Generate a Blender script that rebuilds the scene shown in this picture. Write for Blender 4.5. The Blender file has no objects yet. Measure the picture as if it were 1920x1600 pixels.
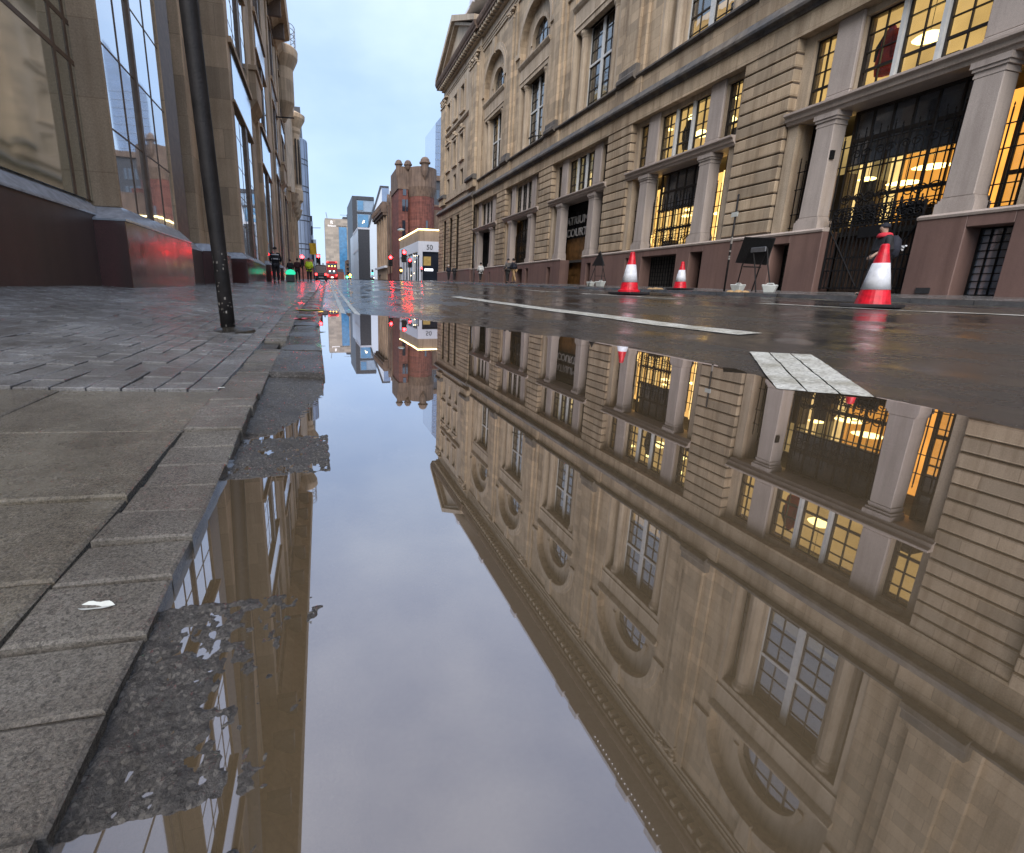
import bpy, math, random
import numpy as np
from mathutils import Vector, Matrix
random.seed(7)
PI = math.pi
R = math.radians
sc = bpy.context.scene
col = sc.collection

# ------------------------------------------------------------------ helpers
class MB:
    """collects shapes and links them as ONE mesh object"""
    def __init__(s): s.v = []; s.f = []
    def add(s, vs, fs):
        n = len(s.v); s.v += [tuple(p) for p in vs]; s.f += [tuple(i + n for i in f) for f in fs]; return s
    def box(s, x0, x1, y0, y1, z0, z1):
        return s.add([(x0,y0,z0),(x1,y0,z0),(x1,y1,z0),(x0,y1,z0),(x0,y0,z1),(x1,y0,z1),(x1,y1,z1),(x0,y1,z1)],
                     [(0,3,2,1),(4,5,6,7),(0,1,5,4),(1,2,6,5),(2,3,7,6),(3,0,4,7)])
    def frustum(s, b, t):   # two quads (bottom, top), 4 points each
        return s.add(list(b) + list(t), [(0,3,2,1),(4,5,6,7),(0,1,5,4),(1,2,6,5),(2,3,7,6),(3,0,4,7)])
    def tube(s, pts, r, n=8, cap=True):
        pts = [Vector(p) for p in pts]; k = len(pts); rs = r if isinstance(r, (list, tuple)) else [r]*k
        vs = []; up = None
        for i, p in enumerate(pts):
            d = (pts[min(i+1,k-1)] - pts[max(i-1,0)]).normalized()
            a = Vector((0,0,1)) if abs(d.z) < .95 else Vector((1,0,0))
            u = d.cross(a).normalized(); w = d.cross(u).normalized()
            if up is not None and u.dot(up) < 0: u = -u; w = -w
            up = u
            for j in range(n):
                t = 2*PI*j/n; vs.append(p + (u*math.cos(t) + w*math.sin(t))*rs[i])
        fs = [(i*n+j, i*n+(j+1)%n, (i+1)*n+(j+1)%n, (i+1)*n+j) for i in range(k-1) for j in range(n)]
        if cap: fs += [tuple(range(n))[::-1], tuple((k-1)*n+j for j in range(n))]
        return s.add(vs, fs)
    def lathe(s, prof, c=(0,0,0), n=16, a0=0, a1=2*PI):
        full = abs(a1-a0-2*PI) < 1e-6; m = n if full else n+1
        vs = [(c[0]+r*math.cos(a0+(a1-a0)*j/n), c[1]+r*math.sin(a0+(a1-a0)*j/n), c[2]+z) for r, z in prof for j in range(m)]
        fs = []
        for i in range(len(prof)-1):
            for j in range(n if full else n):
                j2 = (j+1) % m if full else j+1
                fs.append((i*m+j, i*m+j2, (i+1)*m+j2, (i+1)*m+j))
        if full:
            if prof[0][0] > 1e-4: fs.append(tuple(range(m))[::-1])
            if prof[-1][0] > 1e-4: fs.append(tuple((len(prof)-1)*m+j for j in range(m)))
        return s.add(vs, fs)
    def prism(s, poly, axis, a, b):
        """extrude a 2D polygon along axis (0=x: poly is (y,z), 1=y: poly is (x,z), 2=z: poly is (x,y))"""
        n = len(poly)
        def P(q, t): return (t,q[0],q[1]) if axis == 0 else (q[0],t,q[1]) if axis == 1 else (q[0],q[1],t)
        return s.add([P(q,a) for q in poly] + [P(q,b) for q in poly],
                     [tuple(range(n))[::-1], tuple(range(n,2*n))] + [(i,(i+1)%n,n+(i+1)%n,n+i) for i in range(n)])
    def grid(s, P):   # P: rows of points
        n = len(P[0]); vs = [p for r in P for p in r]
        return s.add(vs, [(i*n+j, i*n+j+1, (i+1)*n+j+1, (i+1)*n+j) for i in range(len(P)-1) for j in range(n-1)])
    def split(s, name, m, parent=None, **k):
        """link every connected piece as an object of its own"""
        par=list(range(len(s.v)))
        def find(i):
            while par[i]!=i: par[i]=par[par[i]]; i=par[i]
            return i
        for f in s.f:
            a=find(f[0])
            for i in f[1:]: par[find(i)]=a
        groups={}
        for f in s.f: groups.setdefault(find(f[0]),[]).append(f)
        out=[]
        for fs in groups.values():
            ids=sorted({i for f in fs for i in f}); mp={i:n for n,i in enumerate(ids)}
            q=MB(); q.v=[s.v[i] for i in ids]; q.f=[tuple(mp[i] for i in f) for f in fs]; out.append(q.build(name,m,parent,**k))
        return out
    def build(s, name, m, parent=None, bevel=0, smooth=False, loc=None):
        me = bpy.data.meshes.new(name)
        off = Vector((0,0,0))
        if loc is not None: off = Vector(loc)
        vs = [(p[0]-off.x, p[1]-off.y, p[2]-off.z) for p in s.v]
        me.from_pydata(vs, [], s.f)
        if isinstance(m, str): m = MT[m]
        me.materials.append(m)
        o = bpy.data.objects.new(name, me); col.objects.link(o)
        if parent is not None:
            o.parent = parent
        elif loc is not None: o.location = off
        if smooth:
            for p in me.polygons: p.use_smooth = True
        if bevel:
            b = o.modifiers.new('bevel', 'BEVEL'); b.width = bevel; b.segments = 1; b.limit_method = 'ANGLE'
        return o

def thing(name, label, cat, loc=(0,0,0), group=None, rotz=0):
    o = bpy.data.objects.new(name, None); col.objects.link(o)
    o.location = loc; o.rotation_euler = (0,0,rotz); o['label'] = label; o['category'] = cat
    o.empty_display_size = .2
    if group: o['group'] = group
    return o
def tag(o, label, cat, group=None):
    o['label'] = label; o['category'] = cat
    if group: o['group'] = group
    return o
def struct(o, kind='structure'): o['kind'] = kind; return o
# ------------------------------------------------------------------ materials
MT = {}
def newmat(name):
    m = bpy.data.materials.new(name); m.use_nodes = True; nt = m.node_tree; nt.nodes.clear(); MT[name] = m
    return m, nt, nt.nodes, nt.links
def mixc(nt, blend, fac, a, b):
    n = nt.nodes.new('ShaderNodeMix'); n.data_type = 'RGBA'; n.blend_type = blend
    for i, v in ((0,fac),(6,a),(7,b)):
        if hasattr(v, 'links'): nt.links.new(v, n.inputs[i])
        elif i == 0: n.inputs[0].default_value = v
        else: n.inputs[i].default_value = tuple(v) + ((1,) if len(v) == 3 else ())
    return n.outputs[2]
def noise(nt, vec, scale, detail=4, rough=.55):
    n = nt.nodes.new('ShaderNodeTexNoise'); n.inputs['Scale'].default_value = scale
    n.inputs['Detail'].default_value = detail; n.inputs['Roughness'].default_value = rough
    nt.links.new(vec, n.inputs['Vector']); return n.outputs['Fac']
def ramp(nt, v, a, b, c0=(0,0,0), c1=(1,1,1)):
    n = nt.nodes.new('ShaderNodeMapRange'); n.clamp = True
    n.inputs[1].default_value = a; n.inputs[2].default_value = b
    n.inputs[3].default_value = c0[0] if isinstance(c0, tuple) else c0; n.inputs[4].default_value = c1[0] if isinstance(c1, tuple) else c1
    nt.links.new(v, n.inputs[0]); return n.outputs[0]
def pos(nt, scale=None, obj=False):
    if obj: o = nt.nodes.new('ShaderNodeTexCoord').outputs['Object']
    else: o = nt.nodes.new('ShaderNodeNewGeometry').outputs['Position']
    if scale:
        mp = nt.nodes.new('ShaderNodeMapping'); mp.inputs['Scale'].default_value = scale; nt.links.new(o, mp.inputs[0]); o = mp.outputs[0]
    return o
def bsdf(nt, **k):
    b = nt.nodes.new('ShaderNodeBsdfPrincipled')
    for a, v in k.items():
        i = b.inputs[a.replace('_', ' ')]
        if hasattr(v, 'links'): nt.links.new(v, i)
        else: i.default_value = (tuple(v)+(1,)) if isinstance(v, tuple) and len(v) == 3 else v
    out = nt.nodes.new('ShaderNodeOutputMaterial'); nt.links.new(b.outputs[0], out.inputs[0]); return b
def bump(nt, h, strength, dist=.01):
    n = nt.nodes.new('ShaderNodeBump'); n.inputs['Strength'].default_value = strength; n.inputs['Distance'].default_value = dist
    nt.links.new(h, n.inputs['Height']); return n.outputs[0]
def plain(name, c, rough=.5, metal=0, var=.25, scale=6, bmp=0, spec=.5, obj=False):
    m, nt, N, L = newmat(name); p = pos(nt, obj=obj)
    f = noise(nt, p, scale, 5)
    d = tuple(x*(1-var) for x in c); u = tuple(min(1, x*(1+var)) for x in c)
    c_ = mixc(nt, 'MIX', ramp(nt, f, .3, .7), d, u)
    k = dict(Base_Color=c_, Roughness=rough, Metallic=metal); k['Specular_IOR_Level'] = spec
    if bmp: k['Normal'] = bump(nt, noise(nt, p, scale*8, 3), bmp)
    bsdf(nt, **k); return m
def stone(name, c1, c2, rough=.8, block=None, streak=.5, grain=40, bmp=.4, dark=(.3,.27,.25), spec=.3, big=.6):
    m, nt, N, L = newmat(name); p = pos(nt)
    c = mixc(nt, 'MIX', ramp(nt, noise(nt, p, big, 6, .6), .32, .68), c1, c2)
    sfac = ramp(nt, noise(nt, pos(nt, (2.2,2.2,.16)), 1.6, 6, .65), .43, .68)
    if streak:
        ms = N.new('ShaderNodeMath'); ms.operation = 'MULTIPLY'; ms.inputs[1].default_value = streak; L.new(sfac, ms.inputs[0])
        c = mixc(nt, 'MULTIPLY', ms.outputs[0], c, dark)
    g = noise(nt, p, grain, 4, .7)
    gc = N.new('ShaderNodeMapRange'); gc.inputs[1].default_value=.25; gc.inputs[2].default_value=.75; gc.inputs[3].default_value=.72; gc.inputs[4].default_value=1.22; L.new(g, gc.inputs[0])
    cc = N.new('ShaderNodeCombineColor')
    for i in range(3): L.new(gc.outputs[0], cc.inputs[i])
    c = mixc(nt, 'MULTIPLY', 1, c, cc.outputs[0])
    h = g
    if block:
        sp = N.new('ShaderNodeSeparateXYZ'); L.new(p, sp.inputs[0])
        ad = N.new('ShaderNodeMath'); ad.operation = 'ADD'; L.new(sp.outputs[0], ad.inputs[0]); L.new(sp.outputs[1], ad.inputs[1])
        cb = N.new('ShaderNodeCombineXYZ'); L.new(ad.outputs[0], cb.inputs[0]); L.new(sp.outputs[2], cb.inputs[1])
        b = N.new('ShaderNodeTexBrick'); b.inputs['Scale'].default_value = 1; b.inputs['Brick Width'].default_value = block[0]; b.inputs['Row Height'].default_value = block[1]
        b.inputs['Mortar Size'].default_value = .008; b.inputs['Color1'].default_value = (.66,.65,.64,1); b.inputs['Color2'].default_value = (1.16,1.1,1.03,1); b.inputs['Mortar'].default_value = (.55,.5,.46,1)
        L.new(cb.outputs[0], b.inputs['Vector']); c = mixc(nt, 'MULTIPLY', .8, c, b.outputs['Color'])
    k = dict(Base_Color=c, Roughness=rough, Normal=bump(nt, h, bmp)); k['Specular_IOR_Level'] = spec
    bsdf(nt, **k); return m
def emit(name, c, s, var=0, scale=3):
    m, nt, N, L = newmat(name)
    e = N.new('ShaderNodeEmission'); e.inputs[1].default_value = s
    if var: L.new(mixc(nt, 'MIX', ramp(nt, noise(nt, pos(nt), scale, 3), .3, .7), tuple(x*(1-var) for x in c), c), e.inputs[0])
    else: e.inputs[0].default_value = tuple(c)+(1,)
    o = N.new('ShaderNodeOutputMaterial'); L.new(e.outputs[0], o.inputs[0]); return m
def glass(name, tint=(.8,.85,.85), base=.06, dirt=(.1,.1,.1), clear=.9, rough=.015, wob=0):
    """thin pane: see-through with a fresnel reflection"""
    m, nt, N, L = newmat(name)
    lw = N.new('ShaderNodeLayerWeight'); lw.inputs[0].default_value = .5
    fp = N.new('ShaderNodeMath'); fp.operation = 'POWER'; fp.inputs[1].default_value = 4.0; L.new(lw.outputs['Facing'], fp.inputs[0])
    mr = ramp(nt, fp.outputs[0], 0, 1, base, 1.0)
    t = N.new('ShaderNodeBsdfTransparent'); t.inputs[0].default_value = tuple(tint)+(1,)
    d = N.new('ShaderNodeBsdfDiffuse'); d.inputs[0].default_value = tuple(dirt)+(1,)
    m1 = N.new('ShaderNodeMixShader'); m1.inputs[0].default_value = clear; L.new(d.outputs[0], m1.inputs[1]); L.new(t.outputs[0], m1.inputs[2])
    g = N.new('ShaderNodeBsdfGlossy'); g.inputs['Roughness'].default_value = rough
    if wob: L.new(bump(nt, noise(nt, pos(nt), .9, 2), wob, .05), g.inputs['Normal'])
    m2 = N.new('ShaderNodeMixShader'); L.new(mr, m2.inputs[0]); L.new(m1.outputs[0], m2.inputs[1]); L.new(g.outputs[0], m2.inputs[2])
    o = N.new('ShaderNodeOutputMaterial'); L.new(m2.outputs[0], o.inputs[0]); return m

stone('sandstone', (.585,.475,.345), (.43,.345,.25), block=(1.15,.43), streak=.6, bmp=.35, dark=(.42,.36,.3))
stone('sandstone_plain', (.575,.47,.35), (.42,.34,.255), streak=.6, bmp=.35, dark=(.42,.36,.3))
stone('pink_column_stone', (.50,.43,.385), (.43,.37,.33), streak=.35, grain=70, bmp=.2, rough=.6)
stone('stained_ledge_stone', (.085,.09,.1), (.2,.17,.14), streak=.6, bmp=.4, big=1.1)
stone('pink_granite', (.22,.135,.11), (.17,.105,.09), streak=.35, grain=90, bmp=.15, rough=.5, spec=.5)
stone('pale_cap_stone', (.5,.42,.37), (.42,.35,.3), streak=.2, rough=.5)
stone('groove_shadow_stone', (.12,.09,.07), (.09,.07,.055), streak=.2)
stone('left_sandstone', (.64,.48,.33), (.5,.37,.25), block=(1.4,1.1), streak=.35, bmp=.3, dark=(.5,.42,.34))
stone('red_sandstone', (.23,.085,.068), (.15,.065,.055), streak=.6, block=(.8,.4), dark=(.25,.2,.18))
stone('old_brown_stone', (.22,.15,.11), (.14,.1,.08), streak=.7, dark=(.3,.27,.25))
stone('beige_stone', (.42,.31,.22), (.33,.24,.17), streak=.5)
stone('concrete_tan', (.46,.40,.34), (.42,.365,.31), streak=.15, block=(4,1.8))
stone('brown_brick', (.17,.11,.085), (.12,.085,.07), streak=.3, block=(.3,.1))
plain('iron', (.008,.008,.009), .65, 0, .3, spec=.2)
plain('bronze_frame', (.03,.025,.022), .4, .3)
plain('white_frame', (.62,.63,.62), .45, 0, .1)
plain('stone_mullion', (.5,.45,.42), .6, 0, .12)
plain('dark_interior', (.02,.02,.022), .8)
plain('dim_interior', (.06,.055,.05), .9)
plain('blind_reflection_tint', (.17,.2,.27), .85, 0, .4, 2)  # blue-grey stands for reflections in the upper window panes
plain('room_furniture', (.05,.04,.03), .7)
plain('oak_door', (.17,.085,.03), .45, 0, .45, 3)
plain('old_silver_letters', (.55,.55,.55), .3, .6)
plain('slate_roof', (.1,.105,.12), .6)
plain('lead_sheet', (.3,.32,.35), .35, .5)
emit('glow_room_wall', (1,.56,.15), 1.0, .35, 1.2)  # room surfaces emit by themselves to stand for lamplight falling on them
emit('glow_room_deep', (1,.42,.07), .95, .3, 1.5)
emit('glow_room_soft', (1,.58,.19), .85, .35, .9)
emit('glow_curtain', (1,.66,.24), 1.25, .3, 4)
emit('glow_room_dull', (.62,.43,.16), .42, .4, 2)
emit('lamp_glow', (1,.72,.25), 5)
emit('warm_bulb', (1,.8,.45), 7)
plain('red_cloth', (.85,.05,.03), .8, 0, .3)
plain('black_cloth', (.015,.015,.018), .75, 0, .4)
glass('window_glass', (.78,.82,.82), .05, (.12,.12,.12), .93)
glass('upper_window_glass', (.75,.78,.78), .2, (.12,.12,.12), .9, .015, .12)
glass('lower_window_glass', (.88,.89,.88), .08, (.1,.1,.1), .95)

# --- polished facing granite of the left building
def polished():
    m, nt, N, L = newmat('polished_red_granite'); p = pos(nt)
    c = mixc(nt, 'MIX', ramp(nt, noise(nt, p, 90, 3, .8), .35, .65), (.06,.025,.023), (.13,.05,.045))
    c = mixc(nt, 'MIX', ramp(nt, noise(nt, pos(nt, (1.5,1.5,.3)), 1.2, 4), .4, .7), c, (.06,.035,.03))
    r = ramp(nt, noise(nt, p, 3, 4), .3, .7, .1, .22)
    b = bsdf(nt, Base_Color=c, Roughness=r); b.inputs['IOR'].default_value = 1.7
polished()
stone('dark_granite', (.095,.055,.045), (.065,.04,.034), rough=.38, streak=.3, grain=90, spec=.5, bmp=.05)
plain('coping_granite', (.36,.38,.42), .14, .0, .2, 9, spec=1.0)  # pale blue base carries the sky sheen of the sloping coping
def curtain(name, base, refl, rough=.03, wob=.12):
    m, nt, N, L = newmat(name); p = pos(nt)
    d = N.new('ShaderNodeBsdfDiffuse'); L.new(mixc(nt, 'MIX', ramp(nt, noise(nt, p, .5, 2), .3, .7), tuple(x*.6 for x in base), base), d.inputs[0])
    g = N.new('ShaderNodeBsdfGlossy'); g.inputs['Roughness'].default_value = rough; g.inputs[0].default_value = (.93,.96,1,1)
    L.new(bump(nt, noise(nt, p, .55, 2), wob, .05), g.inputs['Normal'])
    lw = N.new('ShaderNodeLayerWeight'); lw.inputs[0].default_value = .5
    f = ramp(nt, lw.outputs['Facing'], 0, 1, refl, 1.0)
    mx = N.new('ShaderNodeMixShader'); L.new(f, mx.inputs[0]); L.new(d.outputs[0], mx.inputs[1]); L.new(g.outputs[0], mx.inputs[2])
    o = N.new('ShaderNodeOutputMaterial'); L.new(mx.outputs[0], o.inputs[0])
curtain('mirror_glass', (.5,.46,.4), .22)  # pale warm base puts reflected stone and sky into the colour
curtain('shop_glass', (.36,.33,.19), .05, .06, .12)
curtain('blue_tower_glass', (.1,.15,.28), .25, .08)
curtain('cool_panel', (.16,.2,.26), .3, .12)
curtain('blue_panel_glass', (.05,.22,.42), .15, .1)
curtain('dark_glass', (.02,.022,.03), .1, .05)
plain('pale_cladding', (.62,.68,.75), .5, 0, .06)
plain('white_cladding', (.62,.62,.66), .5, 0, .08)
plain('charcoal_cladding', (.045,.047,.055), .5, 0, .2, 2)
plain('blue_grey_cladding', (.27,.33,.44), .4, .1, .1, .4)
plain('brown_mullion', (.14,.09,.06), .5)

# --- ground materials
def wet_asphalt():
    m, nt, N, L = newmat('wet_asphalt'); p = pos(nt)
    big = noise(nt, p, .55, 5, .6); fine = noise(nt, p, 140, 3, .75); mid = noise(nt, p, 9, 4, .6)
    c = mixc(nt, 'MIX', ramp(nt, fine, .35, .68), (.018,.018,.019), (.075,.073,.073))
    c = mixc(nt, 'MULTIPLY', ramp(nt, big, .4, .65, 0, .5), c, (.6,.57,.54))
    film = ramp(nt, noise(nt, pos(nt, (1,.35,1)), 1.3, 6, .65), .42, .6)
    r1 = ramp(nt, film, 0, 1, .1, .34)
    mul = N.new('ShaderNodeMath'); mul.operation = 'ADD'; L.new(r1, mul.inputs[0])
    rr = ramp(nt, mid, .3, .7, -.05, .08); L.new(rr, mul.inputs[1])
    hs = N.new('ShaderNodeMath'); hs.operation = 'ADD'; L.new(fine, hs.inputs[0]); L.new(mid, hs.inputs[1])
    bn = N.new('ShaderNodeBump'); bn.inputs['Distance'].default_value = .004
    L.new(hs.outputs[0], bn.inputs['Height']); L.new(ramp(nt, film, 0, 1, .08, .5), bn.inputs['Strength'])
    bsdf(nt, Base_Color=c, Roughness=mul.outputs[0], Normal=bn.outputs[0])
wet_asphalt()
def wet_stone(name, c1, c2, sc1=160, r0=.12, r1=.5, bs=.8, bd=.003, puddle=1.1, chips=(.3,.28,.25)):
    m, nt, N, L = newmat(name); p = pos(nt)
    fine = noise(nt, p, sc1, 4, .85); speck = N.new('ShaderNodeTexVoronoi'); speck.inputs['Scale'].default_value = sc1*.9; L.new(p, speck.inputs['Vector'])
    sep = N.new('ShaderNodeSeparateColor'); L.new(speck.outputs['Color'], sep.inputs[0])
    c = mixc(nt, 'MIX', ramp(nt, fine, .34, .66), c1, c2)
    c = mixc(nt, 'MIX', ramp(nt, sep.outputs[0], .8, .98, 0, .6), c, chips)
    c = mixc(nt, 'MIX', ramp(nt, sep.outputs[1], .7, .95, 0, .45), c, tuple(x*.35 for x in c1))
    c = mixc(nt, 'MULTIPLY', ramp(nt, noise(nt, p, 3.2, 6, .7), .38, .68, 0, .85), c, (.42,.38,.33))
    w = ramp(nt, noise(nt, p, puddle, 6, .75), .42, .62)
    c = mixc(nt, 'MULTIPLY', ramp(nt, w, 0, 1, .75, 0), c, (.55,.52,.5))
    mid = noise(nt, p, sc1*.2, 4, .75)
    hs = N.new('ShaderNodeMath'); hs.operation = 'ADD'; L.new(fine, hs.inputs[0]); L.new(mid, hs.inputs[1])
    h2 = N.new('ShaderNodeMath'); h2.operation = 'ADD'; L.new(hs.outputs[0], h2.inputs[0]); L.new(sep.outputs[2], h2.inputs[1])
    bn = N.new('ShaderNodeBump'); bn.inputs['Distance'].default_value = bd; L.new(h2.outputs[0], bn.inputs['Height']); L.new(ramp(nt, w, 0, 1, bs*.6, bs), bn.inputs['Strength'])
    bsdf(nt, Base_Color=c, Roughness=ramp(nt, w, 0, 1, r0, r1), Normal=bn.outputs[0])
wet_stone('paver', (.09,.083,.073), (.35,.32,.275), 330, .06, .34, 1.0, .003)
wet_stone('flag', (.1,.09,.07), (.37,.33,.26), 300, .08, .42, 1.0, .003)
wet_stone('kerb_granite', (.035,.031,.029), (.16,.15,.14), 300, .015, .08, 1.0, .007, 2.0)
wet_stone('block_paving', (.17,.17,.173), (.38,.375,.37), 240, .08, .3, .7, .004)
plain('joint_sand', (.035,.031,.026), .25, 0, .3, 40)
def paint():
    m, nt, N, L = newmat('worn_white_paint'); p = pos(nt)
    c = mixc(nt, 'MIX', ramp(nt, noise(nt, p, 60, 4, .75), .36, .56), (.3,.29,.26), (.74,.74,.68))
    c = mixc(nt, 'MULTIPLY', ramp(nt, noise(nt, p, 4.5, 6, .7), .42, .62, 0, .85), c, (.5,.48,.42))
    bsdf(nt, Base_Color=c, Roughness=.42, Normal=bump(nt, noise(nt, p, 120, 3), .5, .002))
    m, nt, N, L = newmat('worn_yellow_paint'); p = pos(nt)
    c = mixc(nt, 'MIX', ramp(nt, noise(nt, p, 30, 4, .75), .36, .56), (.2,.17,.1), (.68,.55,.26))
    bsdf(nt, Base_Color=c, Roughness=.4)
paint()
def water():
    m, nt, N, L = newmat('puddle_water'); p = pos(nt)
    lw = N.new('ShaderNodeLayerWeight'); lw.inputs[0].default_value = .5
    pw = N.new('ShaderNodeMath'); pw.operation = 'POWER'; pw.inputs[1].default_value = 1.9; L.new(lw.outputs['Facing'], pw.inputs[0])
    f = ramp(nt, pw.outputs[0], 0, 1, .15, 1.0)
    d = N.new('ShaderNodeBsdfDiffuse'); L.new(mixc(nt, 'MIX', ramp(nt, noise(nt, p, 1.3, 3), .3, .7), (.12,.088,.052), (.145,.107,.064)), d.inputs[0])
    t = N.new('ShaderNodeBsdfTransparent'); t.inputs[0].default_value = (.6,.5,.36,1)
    m0 = N.new('ShaderNodeMixShader'); m0.inputs[0].default_value = .32; L.new(d.outputs[0], m0.inputs[1]); L.new(t.outputs[0], m0.inputs[2])
    g = N.new('ShaderNodeBsdfGlossy'); g.inputs['Roughness'].default_value = 0.012; g.inputs[0].default_value = (.96,.94,.98,1)
    L.new(bump(nt, noise(nt, p, 1.6, 2), .012, .02), g.inputs['Normal'])
    mx = N.new('ShaderNodeMixShader'); L.new(f, mx.inputs[0]); L.new(m0.outputs[0], mx.inputs[1]); L.new(g.outputs[0], mx.inputs[2])
    o = N.new('ShaderNodeOutputMaterial'); L.new(mx.outputs[0], o.inputs[0])
water()
# --- street objects
plain('cone_red', (.66,.012,.028), .38, 0, .38, 11)
plain('cone_white', (.72,.73,.77), .38, 0, .2, 9)
plain('black_rubber', (.02,.018,.02), .6)
plain('pole_black', (.014,.012,.012), .6, 0, .5, 9, .3, .3)
plain('flaking_paint', (.22,.2,.18), .7, 0, .3, 30)
plain('grey_steel', (.2,.2,.21), .4, .6)
plain('sign_back', (.012,.012,.012), .5, 0, .5, 20)
plain('white_plastic', (.56,.58,.55), .5, 0, .1)
plain('yellow_sheet', (.85,.5,.02), .5, 0, .1)
plain('hi_vis', (.75,1.0,.03), .6, 0, .15)
plain('skin', (.42,.27,.2), .55, 0, .08)
plain('dark_hair', (.02,.015,.012), .6)
plain('navy_cloth', (.016,.018,.03), .8, 0, .3)
plain('maroon_cloth', (.06,.018,.02), .8, 0, .3)
plain('charcoal_cloth', (.025,.024,.025), .8, 0, .3)
plain('grey_cloth', (.12,.115,.11), .8, 0, .3)
plain('tan_cloth', (.42,.27,.13), .8, 0, .2)
plain('white_cloth', (.7,.7,.68), .8, 0, .1)
plain('scarlet_cloth', (.6,.03,.05), .8, 0, .2)
plain('reflective_tape', (.8,.82,.85), .3)
plain('shoe_black', (.012,.012,.012), .4)
plain('bus_red', (.42,.02,.025), .3, 0, .1)
plain('car_dark', (.03,.012,.012), .25, .2, .1)
plain('van_pale', (.5,.58,.62), .4, 0, .08)
plain('tyre', (.015,.015,.015), .8)
emit('red_light', (1,.01,.012), 34)
emit('tail_red', (1,.03,.03), 6)
emit('green_light', (.02,1,.45), 14)
emit('green_soft', (.05,.9,.5), .55)
emit('amber_light', (1,.5,.06), 10)
emit('white_light', (1,.95,.85), 3)
emit('sign_white', (.95,.95,1), 1.1)
emit('fairy_lights', (1,.8,.35), 4)
emit('shop_sign_light', (.9,.92,1), 2.2)
plain('red_leaf', (.62,.03,.03), .35, 0, .2, 30)
plain('yellow_green_leaf', (.35,.38,.05), .4, 0, .3, 30)
plain('pale_leaf', (.62,.63,.58), .4, 0, .1, 60)
plain('stone_dome', (.3,.24,.2), .7)

# ------------------------------------------------------------------ ground heights (metres above the puddle)
def g_(Y): return np.interp(Y,[-10,3,4,6,8,10,15,25,57,100,400,900],[0,0,.008,.032,.07,.105,.21,.42,1.08,1.88,7.0,15])
def cr_(X): return np.interp(X,[-5,2.2,6.5,8.0,11.6,30],[-.252,0,.225,.255,.215,.215])
def road_z(X,Y): return cr_(X)+g_(Y)
def kerb_x(Y): return .03+np.interp(Y,[0,6,50,400],[0,0,1.21,10.8])
def _smooth(x): x = np.clip(x,0,1); return x*x*(3-2*x)
def pav_z(X,Y):
    s = np.interp(Y,[0,6,12,20,30,60],[.05,.078,.055,.036,.028,.022])
    return g_(Y)+.024+.016*_smooth((Y-.9)/.5)+.037*_smooth((Y-1.6)/4.5)+s*np.maximum(0,kerb_x(Y)-.28-X)
def rpav_z(X,Y): return .315+g_(Y)+(X-11.6)*.014
def _h(ix,iy):
    n = np.sin(ix*127.1+iy*311.7)*43758.5453; return n-np.floor(n)
def vnoise(x,y):
    ix=np.floor(x);iy=np.floor(y);fx=_smooth(x-ix);fy=_smooth(y-iy)
    a=_h(ix,iy);b=_h(ix+1,iy);c=_h(ix,iy+1);d=_h(ix+1,iy+1)
    return (a*(1-fx)+b*fx)*(1-fy)+(c*(1-fx)+d*fx)*fy-.5
def fbm(x,y,o=4):
    s=0;a=1
    for i in range(o): s=s+a*vnoise(x*2**i+i*17.3,y*2**i-i*9.1); a*=.5
    return s
def sheet(name,xs,ys,fn,mat,xfn=None):
    X,Y=np.meshgrid(xs,ys)
    if xfn is not None: X=xfn(X,Y)
    Z=fn(X,Y); n=len(xs); m=len(ys)
    vs=np.stack([X,Y,Z],-1).reshape(-1,3)
    i=np.arange(m-1)[:,None]*n+np.arange(n-1)[None,:]; i=i.reshape(-1)
    fs=np.stack([i,i+1,i+n+1,i+n],-1)
    me=bpy.data.meshes.new(name); me.from_pydata(vs.tolist(),[],fs.tolist()); me.materials.append(MT[mat])
    for p in me.polygons: p.use_smooth=True
    o=bpy.data.objects.new(name,me); col.objects.link(o); return o
def var(a,b,n,p=2.): return a+(b-a)*np.linspace(0,1,n)**p

# terrain far below everything, reaching the horizon
struct(sheet('ground',np.linspace(-700,700,30),np.linspace(-200,1500,60),lambda X,Y: g_(Y)-.35+0*X,'wet_asphalt'))
def road_full(X,Y):
    near=np.clip(1-(Y-12)/10,0,1)
    return road_z(X,Y)+near*(.010*fbm(X*1.3,Y*1.3,4)+.004*fbm(X*9,Y*9,3))
xs=np.concatenate([np.linspace(0,4,110),np.linspace(4.06,12,60)[0:]])
ys=np.concatenate([np.linspace(-6,0,30)[:-1],np.linspace(0,8.5,230),8.5+(np.linspace(0.02,1,70)**2.2)*890])
def roadx(X,Y):
    # left edge follows the kerb, right edge widens towards the junction
    k=kerb_x(Y)-.03
    return k+X*(11.6+ .0-k)/12.0+np.where(Y>57.6,0,0)
road=struct(sheet('road',xs*1.0,ys,road_full,'wet_asphalt',roadx))
# cross street on the right, beyond the stone building
struct(sheet('side_street',np.linspace(11.6,140,30),np.linspace(58.5,76.5,14),lambda X,Y: road_z(np.minimum(X,11.6),Y)+.004+0*X,'wet_asphalt'))
struct(sheet('puddle',np.linspace(-.62,3.6,3),np.linspace(-6,9.5,3),lambda X,Y: 0*X,'puddle_water'))
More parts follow.
